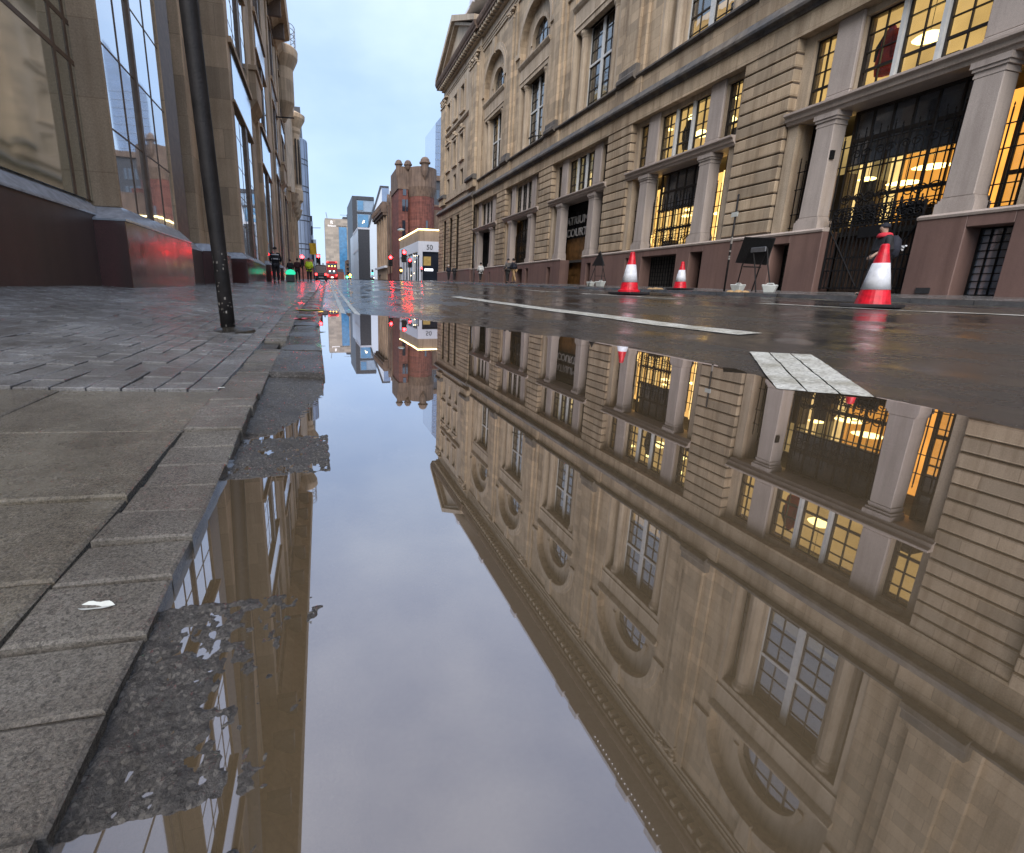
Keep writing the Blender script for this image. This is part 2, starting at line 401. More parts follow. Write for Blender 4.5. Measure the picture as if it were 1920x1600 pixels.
# right pavement: deck, kerb stones
struct(sheet('pavement',np.linspace(11.75,16.2,6),np.linspace(-12,58.3,80),rpav_z,'block_paving'))
mb=MB()
y=-12.
while y<58.3:
    l=.92; z0=float(rpav_z(11.6,y)); z1=float(rpav_z(11.6,y+l))
    j=random.uniform(-.006,.006)
    mb.frustum([(11.58+j,y,z0-.25),(11.77,y,z0-.25),(11.77,y+l-.012,z1-.25),(11.58+j,y+l-.012,z1-.25)],[(11.6+j,y,z0+.003),(11.77,y,z0+.006),(11.77,y+l-.012,z1+.006),(11.6+j,y+l-.012,z1+.003)])
    y+=l
struct(mb.build('kerb','kerb_granite'))
# far pavements across the junction
struct(sheet('pavement',np.linspace(12.2,60,10),np.linspace(76.5,420,50),lambda X,Y: .33+g_(Y)+0*X,'block_paving',lambda X,Y: X+(Y-76)*.006))
# left pavement: joint bed, kerb stones, header course, flags, block paving
struct(sheet('pavement_bed',np.linspace(0,1,16),np.concatenate([np.linspace(-4,14,80),14+np.linspace(.02,1,50)**1.6*400]),lambda X,Y: np.where(Y<13.5,pav_z(X,Y)-.018,pav_z(X,Y)-.006),'joint_sand',lambda X,Y: (kerb_x(Y)-.27)*X+(-6.5)*(1-X)))
def pav_block(mb,x0,x1,y0,y1,dz=.0,tilt=.0015,bev=.004,res=1,fn=pav_z,thick=.05,sag=None):
    a=random.uniform(-tilt,tilt); b=random.uniform(-tilt,tilt); d=dz+random.uniform(-tilt,tilt)
    cx=(x0+x1)/2; cy=(y0+y1)/2
    def T(x,y,o=0): return (x,y,float(fn(np.array(x),np.array(y)))+d+a*(x-cx)/(x1-x0)*2+b*(y-cy)/(y1-y0)*2+o)
    P=[(x0,y0),(x1,y0),(x1,y1),(x0,y1)]; I=[(x0+bev,y0+bev),(x1-bev,y0+bev),(x1-bev,y1-bev),(x0+bev,y1-bev)]
    vs=[T(*p,-thick) for p in P]+[T(*p,-bev*.7) for p in P]+[T(*p) for p in I]
    fs=[(0,1,5,4),(1,2,6,5),(2,3,7,6),(3,0,4,7),(4,5,9,8),(5,6,10,9),(6,7,11,10),(7,4,8,11),(8,9,10,11)]
    mb.add(vs,fs)
HX0,HX1=-.335,-.2
mb=MB(); y=-.4; gaps=[(2.62,3.02)]; k=0
while y<13.5:
    l=.1 if y<2.6 else .1
    low=any(a<y<b for a,b in gaps)
    dz=random.uniform(-.003,.003)
    dz+=(-.003 if y<1.15 else .008 if y<1.6 else 0)       # the nearest bricks have sunk
    if low: dz-=.11
    pav_block(mb,HX0+random.uniform(-.003,.003)+float(kerb_x(y))-.03,HX1+random.uniform(-.004,.004)+float(kerb_x(y))-.03,y,y+l-.005,dz,.0025)
    y+=l; k+=1
struct(mb.build('header_paving','paver'))
mb=MB(); y=-1.5; fx=[-3.2,-2.2,-1.28,-.8,-.338]
rows=[-1.5,-.9,-.3,.3,.62,.86,1.22,1.66]
for i in range(len(rows)-1):
    for j in range(len(fx)-1):
        o=(.0 if i%2 else .0)
        pav_block(mb,fx[j],fx[j+1]-.006,rows[i],rows[i+1]-.007,random.uniform(-.006,-.002),.0015,.005)
struct(mb.build('flagstones','flag'))
mb=MB(); x=-.34
while x>-4.2:
    y=1.67+random.choice([0,.1]) - .0
    off=round((-.34-x)/.1)%2
    y=1.67
    if off: pav_block(mb,x-.1+.003,x-.003,y,y+.095,0,.002,.004); y+=.1
    while y<13.6:
        xo=float(kerb_x(y))-.03
        pav_block(mb,x-.1+.003+xo,x-.003+xo,y+.002,y+.197,random.uniform(-.002,.002),.002,.004)
        y+=.2
    x-=.1
struct(mb.build('block_paving','block_paving'))
struct(sheet('pavement',np.linspace(0,1,14),np.concatenate([np.linspace(13.5,30,40),30+np.linspace(.03,1,40)**1.6*390]),pav_z,'block_paving',lambda X,Y: (kerb_x(Y)-.25)*X+(-4.6)*(1-X)))
# left kerb stones, the nearest sunk in the puddle
def kstone(mb,y0,y1,z,rough,w=.25,grain=0.):
    """one kerb stone; z = heights of its inner/outer corners at the near and the far end"""
    near=y0<2.7
    m=max(6,int((y1-y0)/.0034)) if near else 8 if y0<6 else 3; n=78 if near else 6 if y0<6 else 3
    v=np.linspace(0,1,m+1)[:,None]; u=np.linspace(0,1,n+1)[None,:]
    yy=y0+.007+(y1-y0-.014)*v+0*u; kx=kerb_x(yy); x=kx-w+.006+(w-.008)*u
    zi0,zo0,zi1,zo1=z
    zz=(zi0*(1-v)+zi1*v)*(1-u)+(zo0*(1-v)+zo1*v)*u
    ed=np.minimum(np.minimum(u,1-u)*w,np.minimum(v,1-v)*(y1-y0))
    zz=zz-.02*(1-_smooth(ed/.014))+rough*fbm(x*13+3,yy*10,3)+grain*fbm(x*120,yy*95,3)
    rows=[[(float(a),float(b_),float(c_)) for a,b_,c_ in zip(x[i],yy[i],zz[i])] for i in range(m+1)]
    mb.grid(rows)
    # skirts
    for a,b in ((rows[0],-1),(rows[-1],1)):
        mb.grid([a,[(p[0],p[1],p[2]-.15) for p in a]] if b>0 else [[(p[0],p[1],p[2]-.15) for p in a],a])
    l=[r[0] for r in rows]; q=[r[-1] for r in rows]
    mb.grid([[(p[0],p[1],p[2]-.15) for p in q],q]); mb.grid([l,[(p[0],p[1],p[2]-.15) for p in l]])
mb=MB()
for y0,y1,z,ro,gr in [(-.4,.29,(.008,-.016,.007,-.007),.006,.006),(.29,.57,(.007,-.007,.0045,-.004),.006,.006),(.57,.94,(-.03,-.035,-.03,-.035),.004,.0),(.94,1.23,(.004,-.001,.003,.001),.007,.006),
    (1.23,1.98,(.012,-.016,.03,.008),.004,.004),(1.98,2.66,(.045,.034,.05,.036),.004,.003),(2.78,3.5,(.054,.046,.056,.05),.003,.002),(3.5,4.3,(.06,.052,.062,.056),.003,.002)]: kstone(mb,y0,y1,z,ro,grain=gr)
y=4.3
while y<120:
    zz=float(pav_z(kerb_x(y)-.27,np.array(y))); zz2=float(pav_z(kerb_x(y+.9)-.27,np.array(y+.9)))
    mbz=(zz+zz2)/2
    kstone(mb,y,y+.9,(zz+.004,zz-.004,zz2+.004,zz2-.004),.003)
    y+=.9
struct(mb.build('kerb','kerb_granite',smooth=True))
# painted markings, laid 5 mm above the road
def strip(mb,pl,w,lift=.006,seg=.12):
    """painted strip along a polyline, following the road"""
    pts=[]
    for (a,b) in zip(pl[:-1],pl[1:]):
        a=Vector(a);b=Vector(b);n=max(1,int((b-a).length/seg))
        pts+=[a.lerp(b,i/n) for i in range(n)]
    pts.append(Vector(pl[-1])); L=[];Rr=[]
    for i,p in enumerate(pts):
        d=(pts[min(i+1,len(pts)-1)]-pts[max(i-1,0)]).normalized(); nx=Vector((d.y,-d.x))
        row=[]
        for t in (-1,-.33,.33,1):
            q=p+nx*w/2*t; q=(q.x+random.uniform(-.002,.002),q.y)
            row.append((q[0],q[1],float(road_full(np.array(q[0]),np.array(q[1])))+lift))
        L.append(row)
    mb.grid(L)
def paintobj(fn,mat='worn_white_paint'):
    mb=MB(); fn(mb); return struct(mb.build('road_marking',mat))
paintobj(lambda mb: strip(mb,[(3.50,2.93),(3.56,11.4)],.25))
for a,b in ((16,24),(30,38),(44,52)): paintobj(lambda mb: strip(mb,[(3.62+(a-11)*.012,a),(3.62+(b-11)*.012,b)],.18,seg=.5))
# the diagonal dash at the puddle edge: three strokes side by side
def dash(mb):
    A=Vector((2.83,2.15)); B=Vector((2.03,1.33)); n=Vector((.72,-.70)).normalized()
    for k,o in enumerate((-.102,0,.102)): strip(mb,[A+n*o*1.05,B+n*o*1.05],.1,seg=.05,lift=.007)
paintobj(dash)
for a,b in ((2.0,5.5),(7.1,10.3),(11.4,13.6),(16,19),(22,25),(30,33)): paintobj(lambda mb: strip(mb,[(6.6,a),(6.6,b)],.13,seg=.3))
paintobj(lambda mb: strip(mb,[(11.32,-8),(11.32,55)],.075,seg=.5),'worn_yellow_paint')
def dbl(off):
    return lambda mb: strip(mb,[(float(kerb_x(y))+off,y) for y in (6.3,8,12,18,25,35,50,58)],.08,seg=.3)
paintobj(dbl(.36)); paintobj(dbl(.56))
paintobj(lambda mb: strip(mb,[(1.5,56.5),(11.2,56.5)],.3,seg=.5))
# ------------------------------------------------------------------ the long sandstone building on the right
RB = thing('stone_building','long classical sandstone office building with lit ground floor windows and pink granite base','building',(15.5,20,0))
def P(mb,name,m,parent=None,**k): return mb.build(name,m,parent or RB,loc=RB.location,**k)
def holes_wall(mb,X0,X1,y0,y1,z0,z1,holes):
    ys=sorted({y0,y1}|{v for h in holes for v in h[:2]}); zs=sorted({z0,z1}|{v for h in holes for v in h[2:]})
    ys=[v for v in ys if y0<=v<=y1]; zs=[v for v in zs if z0<=v<=z1]
    for i in range(len(ys)-1):
        j=0
        while j<len(zs)-1:
            cy=(ys[i]+ys[i+1])/2
            def solid(j): cz=(zs[j]+zs[j+1])/2; return not any(h[0]<cy<h[1] and h[2]<cz<h[3] for h in holes)
            if solid(j):
                k=j
                while k+1<len(zs)-1 and solid(k+1): k+=1
                mb.box(X0,X1,ys[i],ys[i+1],zs[j],zs[k+1]); j=k+1
            else: j+=1
def arch_wall(mb,X0,X1,yc,r,zs,y0,y1,ztop,n=20):
    """wall from zs to ztop with a half-round opening of radius r springing at zs"""
    if yc-r>y0: mb.box(X0,X1,y0,yc-r,zs,ztop)
    if yc+r<y1: mb.box(X0,X1,yc+r,y1,zs,ztop)
    a=[(yc+r*math.cos(PI*i/n),zs+r*math.sin(PI*i/n)) for i in range(n+1)]
    for p,q in zip(a[:-1],a[1:]):
        mb.add([(X0,p[0],p[1]),(X0,q[0],q[1]),(X0,q[0],ztop),(X0,p[0],ztop),(X1,p[0],p[1]),(X1,q[0],q[1]),(X1,q[0],ztop),(X1,p[0],ztop)],
               [(0,1,2,3),(7,6,5,4),(0,4,5,1)])
def arch_ring(mb,X0,X1,yc,r0,r1,zs,n=22):
    a=[(math.cos(PI*i/n),math.sin(PI*i/n)) for i in range(n+1)]
    for (c,s),(c2,s2) in zip(a[:-1],a[1:]):
        mb.add([(X0,yc+r0*c,zs+r0*s),(X0,yc+r1*c,zs+r1*s),(X0,yc+r1*c2,zs+r1*s2),(X0,yc+r0*c2,zs+r0*s2),
                (X1,yc+r0*c,zs+r0*s),(X1,yc+r1*c,zs+r1*s),(X1,yc+r1*c2,zs+r1*s2),(X1,yc+r0*c2,zs+r0*s2)],
               [(0,1,2,3),(0,4,5,1),(1,5,6,2),(2,6,7,3),(3,7,4,0)])
def win(X,y0,y1,z0,z1,nc,nr,frame='bronze_frame',pane='window_glass',fw=.06,bw=.028,thickrows=(),name='window',root=None,arch=None):
    """window on a plane facing -X: frame and bars one mesh, pane its sub-part"""
    mb=MB(); d=.08
    mb.box(X-d/2,X+d/2,y0,y0+fw,z0,z1); mb.box(X-d/2,X+d/2,y1-fw,y1,z0,z1)
    mb.box(X-d/2,X+d/2,y0+fw,y1-fw,z0,z0+fw); mb.box(X-d/2,X+d/2,y0+fw,y1-fw,z1-fw,z1)
    for i in range(1,nc):
        y=y0+(y1-y0)*i/nc; mb.box(X-.03,X+.03,y-bw/2,y+bw/2,z0+fw,z1-fw)
    for j in range(1,nr):
        z=z0+(z1-z0)*j/nr; b=bw*2.6 if j in thickrows else bw
        mb.box(X-.035,X+.035,y0+fw,y1-fw,z-b/2,z+b/2)
    f=P(mb,name,frame)
    g=MB(); g.box(X+.008,X+.014,y0+fw*.5,y1-fw*.5,z0+fw*.5,z1-fw*.5); P(g,'pane',pane,f)
    return f
def scroll(mb,X,y,z,r,flip=1,turns=1.5,t=.017):
    pts=[]
    n=26
    for i in range(n+1):
        a=i/n*turns*2*PI; rr=r*(1-.78*i/n); pts.append((X,y+flip*rr*math.cos(a),z+rr*math.sin(a)))
    mb.tube(pts,t,5)
def grille(y0,y1,z0,z1,name='window_grille',X=16.02,step=.175,scrolls=True,tops=True):
    mb=MB(); n=max(2,int((y1-y0)/step)); k=0
    for i in range(n+1):
        y=y0+.05+(y1-y0-.1)*i/n
        th=.034 if i%4 else .055
        mb.tube([(X,y,z0),(X,y,z1-(0 if i%2 else .12))],th/2,5)
        if tops: mb.lathe([(.0,.12),(.018,.06),(.006,.0)],(X,y,z1-(0 if i%2 else .12)),5)
    for z in (z0+.12,z0+.55,z1-.35,z1-.9): mb.box(X-.012,X+.012,y0,y1,z-.014,z+.014)
    if scrolls and y1-y0>1.5:
        for q in (.2,.4,.6,.8):
            yy=y0+(y1-y0)*q
            for s in (-1,1):
                scroll(mb,X-.03,yy+s*.17,z0+.33,.15,s); scroll(mb,X-.03,yy+s*.17,z0+.78,.16,-s); scroll(mb,X-.03,yy+s*.12,z1-.62,.13,s)
    return P(mb,name,'iron')

PIERS=[5.9,13.95,22.0,29.8,37.45]          # centres of the rusticated piers
BAYS=[9.9,18.0,25.85,33.6,41.25]
LO,HI=2.45,8.5
# --- granite base with its openings
base=MB()
def PS(mb,name,m,parent=None,**k): return mb.split(name,m,parent or RB,loc=RB.location,**k)
def basement(y0,y1,z0,z1,bars=True,lit=False):
    """opening in the base: returns hole and builds its window"""
    z0=float(g_((y0+y1)/2))+.36 if z0 is None else z0
    win(15.98,y0,y1,z0,z1,max(2,int((y1-y0)/.16)),max(3,int((z1-z0)/.17)),'iron','dim_interior' if not lit else 'cool_panel',.04,.022,name='basement_window')
    return (y0,y1,z0,z1)
holes=[]
h0=[basement(6.95,7.75,.42,2.06,lit=True),basement(12.02,12.6,.5,2.06)]
h1=[basement(15.55,16.2,.6,2.06),basement(16.95,19.15,.6,2.06),basement(19.75,20.35,.65,2.06)]
h2=[basement(28.0,28.45,.8,1.95),basement(23.35,23.8,.75,2.0)]
h3=[basement(31.3,31.75,.9,2.0),basement(32.3,33.6,.9,2.0),basement(35.2,35.7,.95,2.0)]
h4=[basement(38.9,39.2,1.0,1.95),basement(42.9,43.4,1.05,1.95)]
gate=(8.72,11.02,.2,LO); door=(24.3,26.75,.4,LO); dk=(40.3,41.9,.6,LO)
holes_wall(base,15.36,16.02,-12,44.05,.15,LO-.12,h0+[gate]+h1+h2+[door]+h3+h4+[dk])
P(base,'granite_base','pink_granite',bevel=.012)
mb=MB()
for a,b in ((-12,8.72),(11.02,24.3),(26.75,40.3),(41.9,44.0)):
    mb.prism([(15.75,LO-.12),(15.33,LO-.12),(15.31,LO-.06),(15.42,LO),(15.75,LO)],1,a,b)
PS(mb,'base_cap','pale_cap_stone')
# --- rusticated piers
def rustic(mb,y0,y1,z0,z1,X0=15.5,X1=16.1,n=14,gap=.05):
    h=(z1-z0)/n
    for i in range(n):
        mb.box(X0,X1,y0,y1,z0+i*h+(gap/2 if i else 0),z0+(i+1)*h-(gap/2 if i<n-1 else 0))
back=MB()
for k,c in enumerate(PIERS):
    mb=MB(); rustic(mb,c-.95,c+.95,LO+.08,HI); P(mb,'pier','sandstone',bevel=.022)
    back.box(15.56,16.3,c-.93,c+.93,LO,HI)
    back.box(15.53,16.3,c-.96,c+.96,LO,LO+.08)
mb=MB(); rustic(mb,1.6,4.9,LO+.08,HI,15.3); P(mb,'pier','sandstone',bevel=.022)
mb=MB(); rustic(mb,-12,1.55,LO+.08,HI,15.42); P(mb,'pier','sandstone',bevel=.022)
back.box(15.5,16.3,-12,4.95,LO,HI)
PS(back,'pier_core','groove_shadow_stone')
# --- bays of the ground floor
def tri_window(c,X=16.0,lit=True,zt=8.3,zb=6.38):
    for s in (-1,1):
        a,b=sorted((c+s*2.78,c+s*2.12)); win(X,a,b,zb,zt,2,4,thickrows=(1,),name='window')
    win(X,c-1.38,c-.5,zb,zt,2,4,thickrows=(1,)); win(X,c-.43,c+.43,zb,zt,2,4,thickrows=(1,)); win(X,c+.5,c+1.38,zb,zt,2,4,thickrows=(1,))
    mb=MB()
    for y in (c-.465,c+.465): mb.box(X-.16,X+.05,y-.045,y+.045,zb,zt)
    PS(mb,'mullion','white_frame' if lit else 'stone_mullion')
for k,c in enumerate(BAYS):
    upper_walls=MB()
    holes_wall(upper_walls,15.82,16.25,c-3.13 if k else c-3.05,c+3.1,6.2,HI,[(c-2.78,c-2.12,6.34,8.3),(c-1.38,c+1.38,6.34,8.3),(c+2.12,c+2.78,6.34,8.3)])
    tri_window(c,lit=k<3)
    mb=MB()
    for s in (-1,1):
        mb=MB(); mb.box(15.72,15.83,c+s*1.75-.34,c+s*1.75+.34,6.42,HI); mb.box(15.70,15.84,c+s*1.75-.345,c+s*1.75+.345,6.2,6.42)
        P(mb,'window_pier','pink_column_stone',bevel=.02)
    # ledge
    ledges=MB(); ledges.prism([(16.5,5.86),(15.52,5.86),(15.48,5.95),(15.42,5.97),(15.40,6.08),(15.30,6.13),(15.30,6.2),(16.5,6.2)],1,c-3.1,c+3.05)
    P(ledges,'ledge','pale_cap_stone',bevel=.006)
    # jambs below the ledge
    upper_walls.box(15.62,16.3,c-3.1,c-2.78,LO,5.86); upper_walls.box(15.62,16.3,c+2.72,c+3.05,LO,5.86)
    P(upper_walls,'wall','sandstone_plain')
    # square columns
    for s in (-1,1):
        y=c+s*1.78; mb=MB()
        mb.frustum([(15.5,y-.29,2.83),(16.05,y-.29,2.83),(16.05,y+.29,2.83),(15.5,y+.29,2.83)],[(15.53,y-.26,5.5),(16.05,y-.26,5.5),(16.05,y+.26,5.5),(15.53,y+.26,5.5)])
        col_=P(mb,'column','pink_column_stone',bevel=.015)
        mb=MB()
        for (e,z0,z1) in ((.37,LO,2.7),(.34,2.7,2.77),(.31,2.77,2.83)): mb.box(15.81-e,16.05,y-e,y+e,z0,z1)
        P(mb,'column_base','pink_column_stone',col_); mb=MB()
        for (e,z0,z1) in ((.28,5.5,5.55),(.27,5.55,5.64),(.31,5.64,5.72),(.345,5.72,5.86)): mb.box(15.8-e,16.05,y-e,y+e,z0,z1)
        P(mb,'column_capital','pink_column_stone',col_)
# lower glazing and ironwork
def lower_glass(c,z0=2.5,lit=True):
    for (a,b,n) in ((c-2.78,c-2.1,2),(c-1.48,c+1.48,6),(c+2.1,c+2.75,2)):
        win(16.32,a,b,z0,5.86,n,4,thickrows=(1,3),pane='lower_window_glass',bw=.04,fw=.08)
def door_part(y0,y1,z0,z1,m,n=4,X=16.4):
    mb=MB()
    for i in range(n):
        a=y0+(y1-y0)*i/n; mb.box(X,X+.1,a+.012,a+(y1-y0)/n-.012,z0,z1)
    mb.box(X+.03,X+.16,y0,y1,z0,z1); mb.box(X-.03,X+.05,y0,y1,z0+1.0,z0+1.12)
    return P(mb,'door',m)
c=BAYS[0]; lower_glass(c)
grille(c-2.75,c-2.1,2.5,4.75,X=15.95); grille(c+2.1,c+2.72,2.5,4.75,X=15.95)
grille(c-1.48,c+1.48,2.46,5.15,X=15.98)
# the gate itself, standing in the opening of the base
mb=MB(); Xg=15.62; ga,gb=8.78,10.98; gz=float(rpav_z(15.4,9.9))+.04
n=20
for i in range(n+1):
    y=ga+(gb-ga)*i/n; mb.tube([(Xg,y,gz+.06),(Xg,y,3.05 if i%2 else 2.9)],.019 if i%5 else .034,5)
for z in (gz+.1,gz+.62,gz+1.0,2.42,2.52): mb.box(Xg-.02,Xg+.02,ga,gb,z-.02,z+.02)
mb.tube([(Xg-.03,ga,2.35),(Xg-.03,(ga+gb)/2-.1,gz+.15)],.02,5); mb.tube([(Xg-.03,gb,2.35),(Xg-.03,(ga+gb)/2+.1,gz+.15)],.02,5)
for q in np.linspace(ga+.2,gb-.2,7):
    for s in (-1,1): scroll(mb,Xg-.03,q+s*.08,2.62,.11,s); scroll(mb,Xg-.03,q+s*.09,2.85,.1,-s)
mb.box(Xg-.03,Xg+.03,(ga+gb)/2-.28,(ga+gb)/2+.3,2.05,2.35)
gt=P(mb,'gate','iron')
mb=MB()   # dark foliage-like crest of the gate
for i in range(9):
    y=(ga+.1+i*.1) if i<6 else ga+1.2+(i-6)*.16; r=random.uniform(.08,.16) if i<6 else .07; mb.lathe([(0,0),(r*.8,.05),(r,.16),(r*.5,.26),(0,.3)],(Xg+.12,y,2.5+random.uniform(0,.14)),7)
P(mb,'gate_crest','iron',gt)
mb=MB(); mb.box(16.5,16.6,8.5,11.3,.2,2.5)
for i in range(12): mb.box(16.46,16.5,8.6+i*.22,8.66+i*.22,.2,2.5)
P(mb,'gate_backing','old_brown_stone')
c=BAYS[1]; lower_glass(c)
grille(c-2.75,c-2.1,2.5,4.75,X=15.95); grille(c+2.1,c+2.72,2.5,4.75,X=15.95); grille(c-1.48,c+1.48,2.46,4.75,X=15.98)
c=BAYS[2]
for s in (-1,1):
    a,b=sorted((c+s*2.76,c+s*2.1)); win(16.32,a,b,2.5,5.86,2,4,pane='dark_glass',thickrows=(1,))
door_part(25.2,28.2,.45,3.75,'oak_door',6,16.6)
mb=MB(); mb.box(16.78,16.9,c-2,c+3.6,.3,5.9); mb.box(15.76,16.6,24.1,24.25,.3,LO)
P(mb,'porch','dark_interior')
def text_mesh(body,size,depth,name,m,parent,mat4,loc):
    cu=bpy.data.curves.new(name,'FONT'); cu.body=body; cu.size=size; cu.extrude=depth; cu.align_x='CENTER'
    t=bpy.data.objects.new(name,cu); col.objects.link(t); dg=bpy.context.evaluated_depsgraph_get()
    me=bpy.data.meshes.new_from_object(t.evaluated_get(dg)); bpy.data.objects.remove(t)
    me.transform(mat4); me.transform(Matrix.Translation(-Vector(loc))); me.materials.clear(); me.materials.append(MT[m])
    o=bpy.data.objects.new(name,me); col.objects.link(o); o.parent=parent; return o
def faceX(x,y,z):   # text readable from -X (reads towards -Y)
    return Matrix(((0,0,-1,x),(-1,0,0,y),(0,1,0,z),(0,0,0,1)))
def faceY(x,y,z):   # text readable from -Y
    return Matrix(((1,0,0,x),(0,0,-1,y),(0,1,0,z),(0,0,0,1)))
for i,(w,z) in enumerate((('ATRIUM',4.6),('COURT',3.85))):
    text_mesh(w,.70,.03,'lettering','old_silver_letters',RB,faceX(16.42,26.82,z),RB.location)
mb=MB()
for i in range(12): mb.box(16.46,16.49,25.4+.26*i,25.42+.26*i,3.8,5.4)
mb.box(16.46,16.49,25.3,28.5,3.78,3.82); mb.box(16.46,16.49,25.3,28.5,5.38,5.42); P(mb,'lettering_frame','iron')
c=BAYS[3]; lower_glass(c); grille(c-1.48,c+1.48,2.46,4.75,X=15.98); grille(c+2.1,c+2.72,2.5,4.75,X=15.95)
c=BAYS[4]
for s in (-1,1):
    a,b=sorted((c+s*2.76,c+s*2.1)); win(16.32,a,b,2.5,5.86,2,4,pane='dark_glass',thickrows=(1,))
door_part(c-1.0,c+.6,.7,5.5,'dark_interior',4); mb=MB(); mb.box(16.5,16.6,c-1.5,c+1.5,.4,5.9); P(mb,'porch','dark_interior')
grille(c-1.4,c+1.4,2.0,5.4,X=16.05,step=.3)
# --- frieze, stained ledge and sill course
mb=MB(); mb.box(15.46,16.4,-12,44.0,HI,9.12); P(mb,'frieze','sandstone')
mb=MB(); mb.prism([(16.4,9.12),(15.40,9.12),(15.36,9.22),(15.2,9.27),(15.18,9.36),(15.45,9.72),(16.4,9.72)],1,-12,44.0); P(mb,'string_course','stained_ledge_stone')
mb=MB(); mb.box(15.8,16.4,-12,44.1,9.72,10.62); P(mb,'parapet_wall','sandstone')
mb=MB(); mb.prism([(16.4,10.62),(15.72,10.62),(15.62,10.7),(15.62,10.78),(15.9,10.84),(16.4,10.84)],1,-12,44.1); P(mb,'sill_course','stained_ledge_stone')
# --- upper storeys
UP=BAYS+[1.9,-5.9]
for k,c in enumerate(UP):
    walls=MB(); tymp=MB(); ents=MB(); rings=MB(); keys=MB()
    h=[(c-1.25,c+1.25,10.84,15.6),(c-2.22,c-1.92,10.84,15.6),(c+1.92,c+2.22,10.84,15.6)]
    holes_wall(tymp,16.42,16.85,c-2.4,c+2.4,10.84,17.2,h)
    for s in (-1,1):
        y=c+s*1.58; mb=MB()
        mb.lathe([(.34,10.84),(.34,10.98),(.27,11.06),(.25,11.15),(.225,15.2),(.25,15.24),(.25,15.3),(.33,15.45),(.33,15.6)],(16.4,y,0),12)
        P(mb,'half_column','sandstone_plain',smooth=False)
        mb=MB(); mb.box(16.0,16.42,c+s*2.3-.12,c+s*2.3+.12,10.84,15.6); P(mb,'slim_pilaster','sandstone_plain')
    ents.prism([(16.6,15.6),(16.05,15.6),(16.05,15.85),(15.99,15.9),(16.02,16.0),(16.02,16.75),(15.92,16.85),(15.82,17.0),(15.82,17.1),(16.6,17.2)],1,c-2.42,c+2.42)
    # centre window: white cross of mullion and transom, dark bars
    X=16.66; zb,zt,zm=10.9,15.6,13.55
    for (a,b) in ((c-1.22,c-.11),(c+.11,c+1.22)):
        win(X,a,b,zb,zm-.06,2,4,'bronze_frame','upper_window_glass',.035,.022,thickrows=(2,)); win(X,a,b,zm+.06,zt,2,3,'bronze_frame','upper_window_glass',.035,.022)
    mb=MB(); mb.box(X-.1,X+.05,c-.11,c+.11,zb,zt); mb.box(X-.09,X+.05,c-1.25,c-.11,zm-.06,zm+.06); mb.box(X-.09,X+.05,c+.11,c+1.25,zm-.06,zm+.06)
    for s in (-1,1): mb.box(X-.08,X+.05,c+s*1.235-.018,c+s*1.235+.018,zb,zt)
    mb.box(X-.11,X+.05,c-1.25,c+1.25,zb-.06,zb); P(mb,'mullion','white_frame')
    for s in (-1,1): win(X,c+s*2.07-.15,c+s*2.07+.15,zb,zt,1,6,thickrows=(3,),fw=.03,pane='upper_window_glass')
    # arch window in the tympanum, big arch in front of it
    zs=18.1
    mb=MB(); mb.box(16.42,16.85,c-2.4,c-1.2,17.2,zs); mb.box(16.42,16.85,c+1.2,c+2.4,17.2,zs); arch_wall(mb,16.42,16.85,c,1.2,zs,c-2.4,c+2.4,20.6); P(mb,'tympanum','sandstone_plain')
    ir=MB(); arch_ring(ir,16.34,16.44,c,1.2,1.42,zs); P(ir,'archivolt','sandstone_plain')
    mb=MB(); r=1.2
    for i in range(1,4):
        y=c-r+2*r*i/4; mb.box(16.6,16.66,y-.03,y+.03,17.2,zs+math.sqrt(max(0,r*r-(y-c)**2)))
    for z in (17.22,17.9,18.55): 
        hw=r if z<=zs else math.sqrt(r*r-(z-zs)**2); mb.box(16.61,16.65,c-hw,c+hw,z-.025,z+.025)
    f=P(mb,'arch_window','bronze_frame'); g=MB(); g.prism([(c-r,17.2)]+[(c-r*math.cos(PI*i/16),zs+r*math.sin(PI*i/16)) for i in range(17)]+[(c+r,17.2)],0,16.64,16.648); P(g,'pane','upper_window_glass',f)
    # front wall with the big arch
    walls.box(15.98,16.42,c-3.2,c-2.35,10.84,zs); walls.box(15.98,16.42,c+2.35,c+3.2,10.84,zs); arch_wall(walls,15.98,16.42,c,2.35,zs,c-3.2,c+3.2,21.8)
    arch_ring(rings,15.88,15.98,c,2.35,2.62,zs); arch_ring(rings,15.93,15.98,c,2.62,2.85,zs)
    keys.prism([(c-.2,20.3),(c+.2,20.3),(c+.3,21.5),(c-.3,21.5)],0,15.78,15.98)
    for s in (-1,1): ents.box(15.86,15.98,c+s*2.72-.36,c+s*2.72+.36,17.75,18.1)
    P(walls,'wall','sandstone'); P(tymp,'window_wall','sandstone_plain'); PS(ents,'entablature','sandstone_plain',bevel=.01); P(rings,'archivolt','sandstone_plain'); P(keys,'keystone','sandstone_plain')
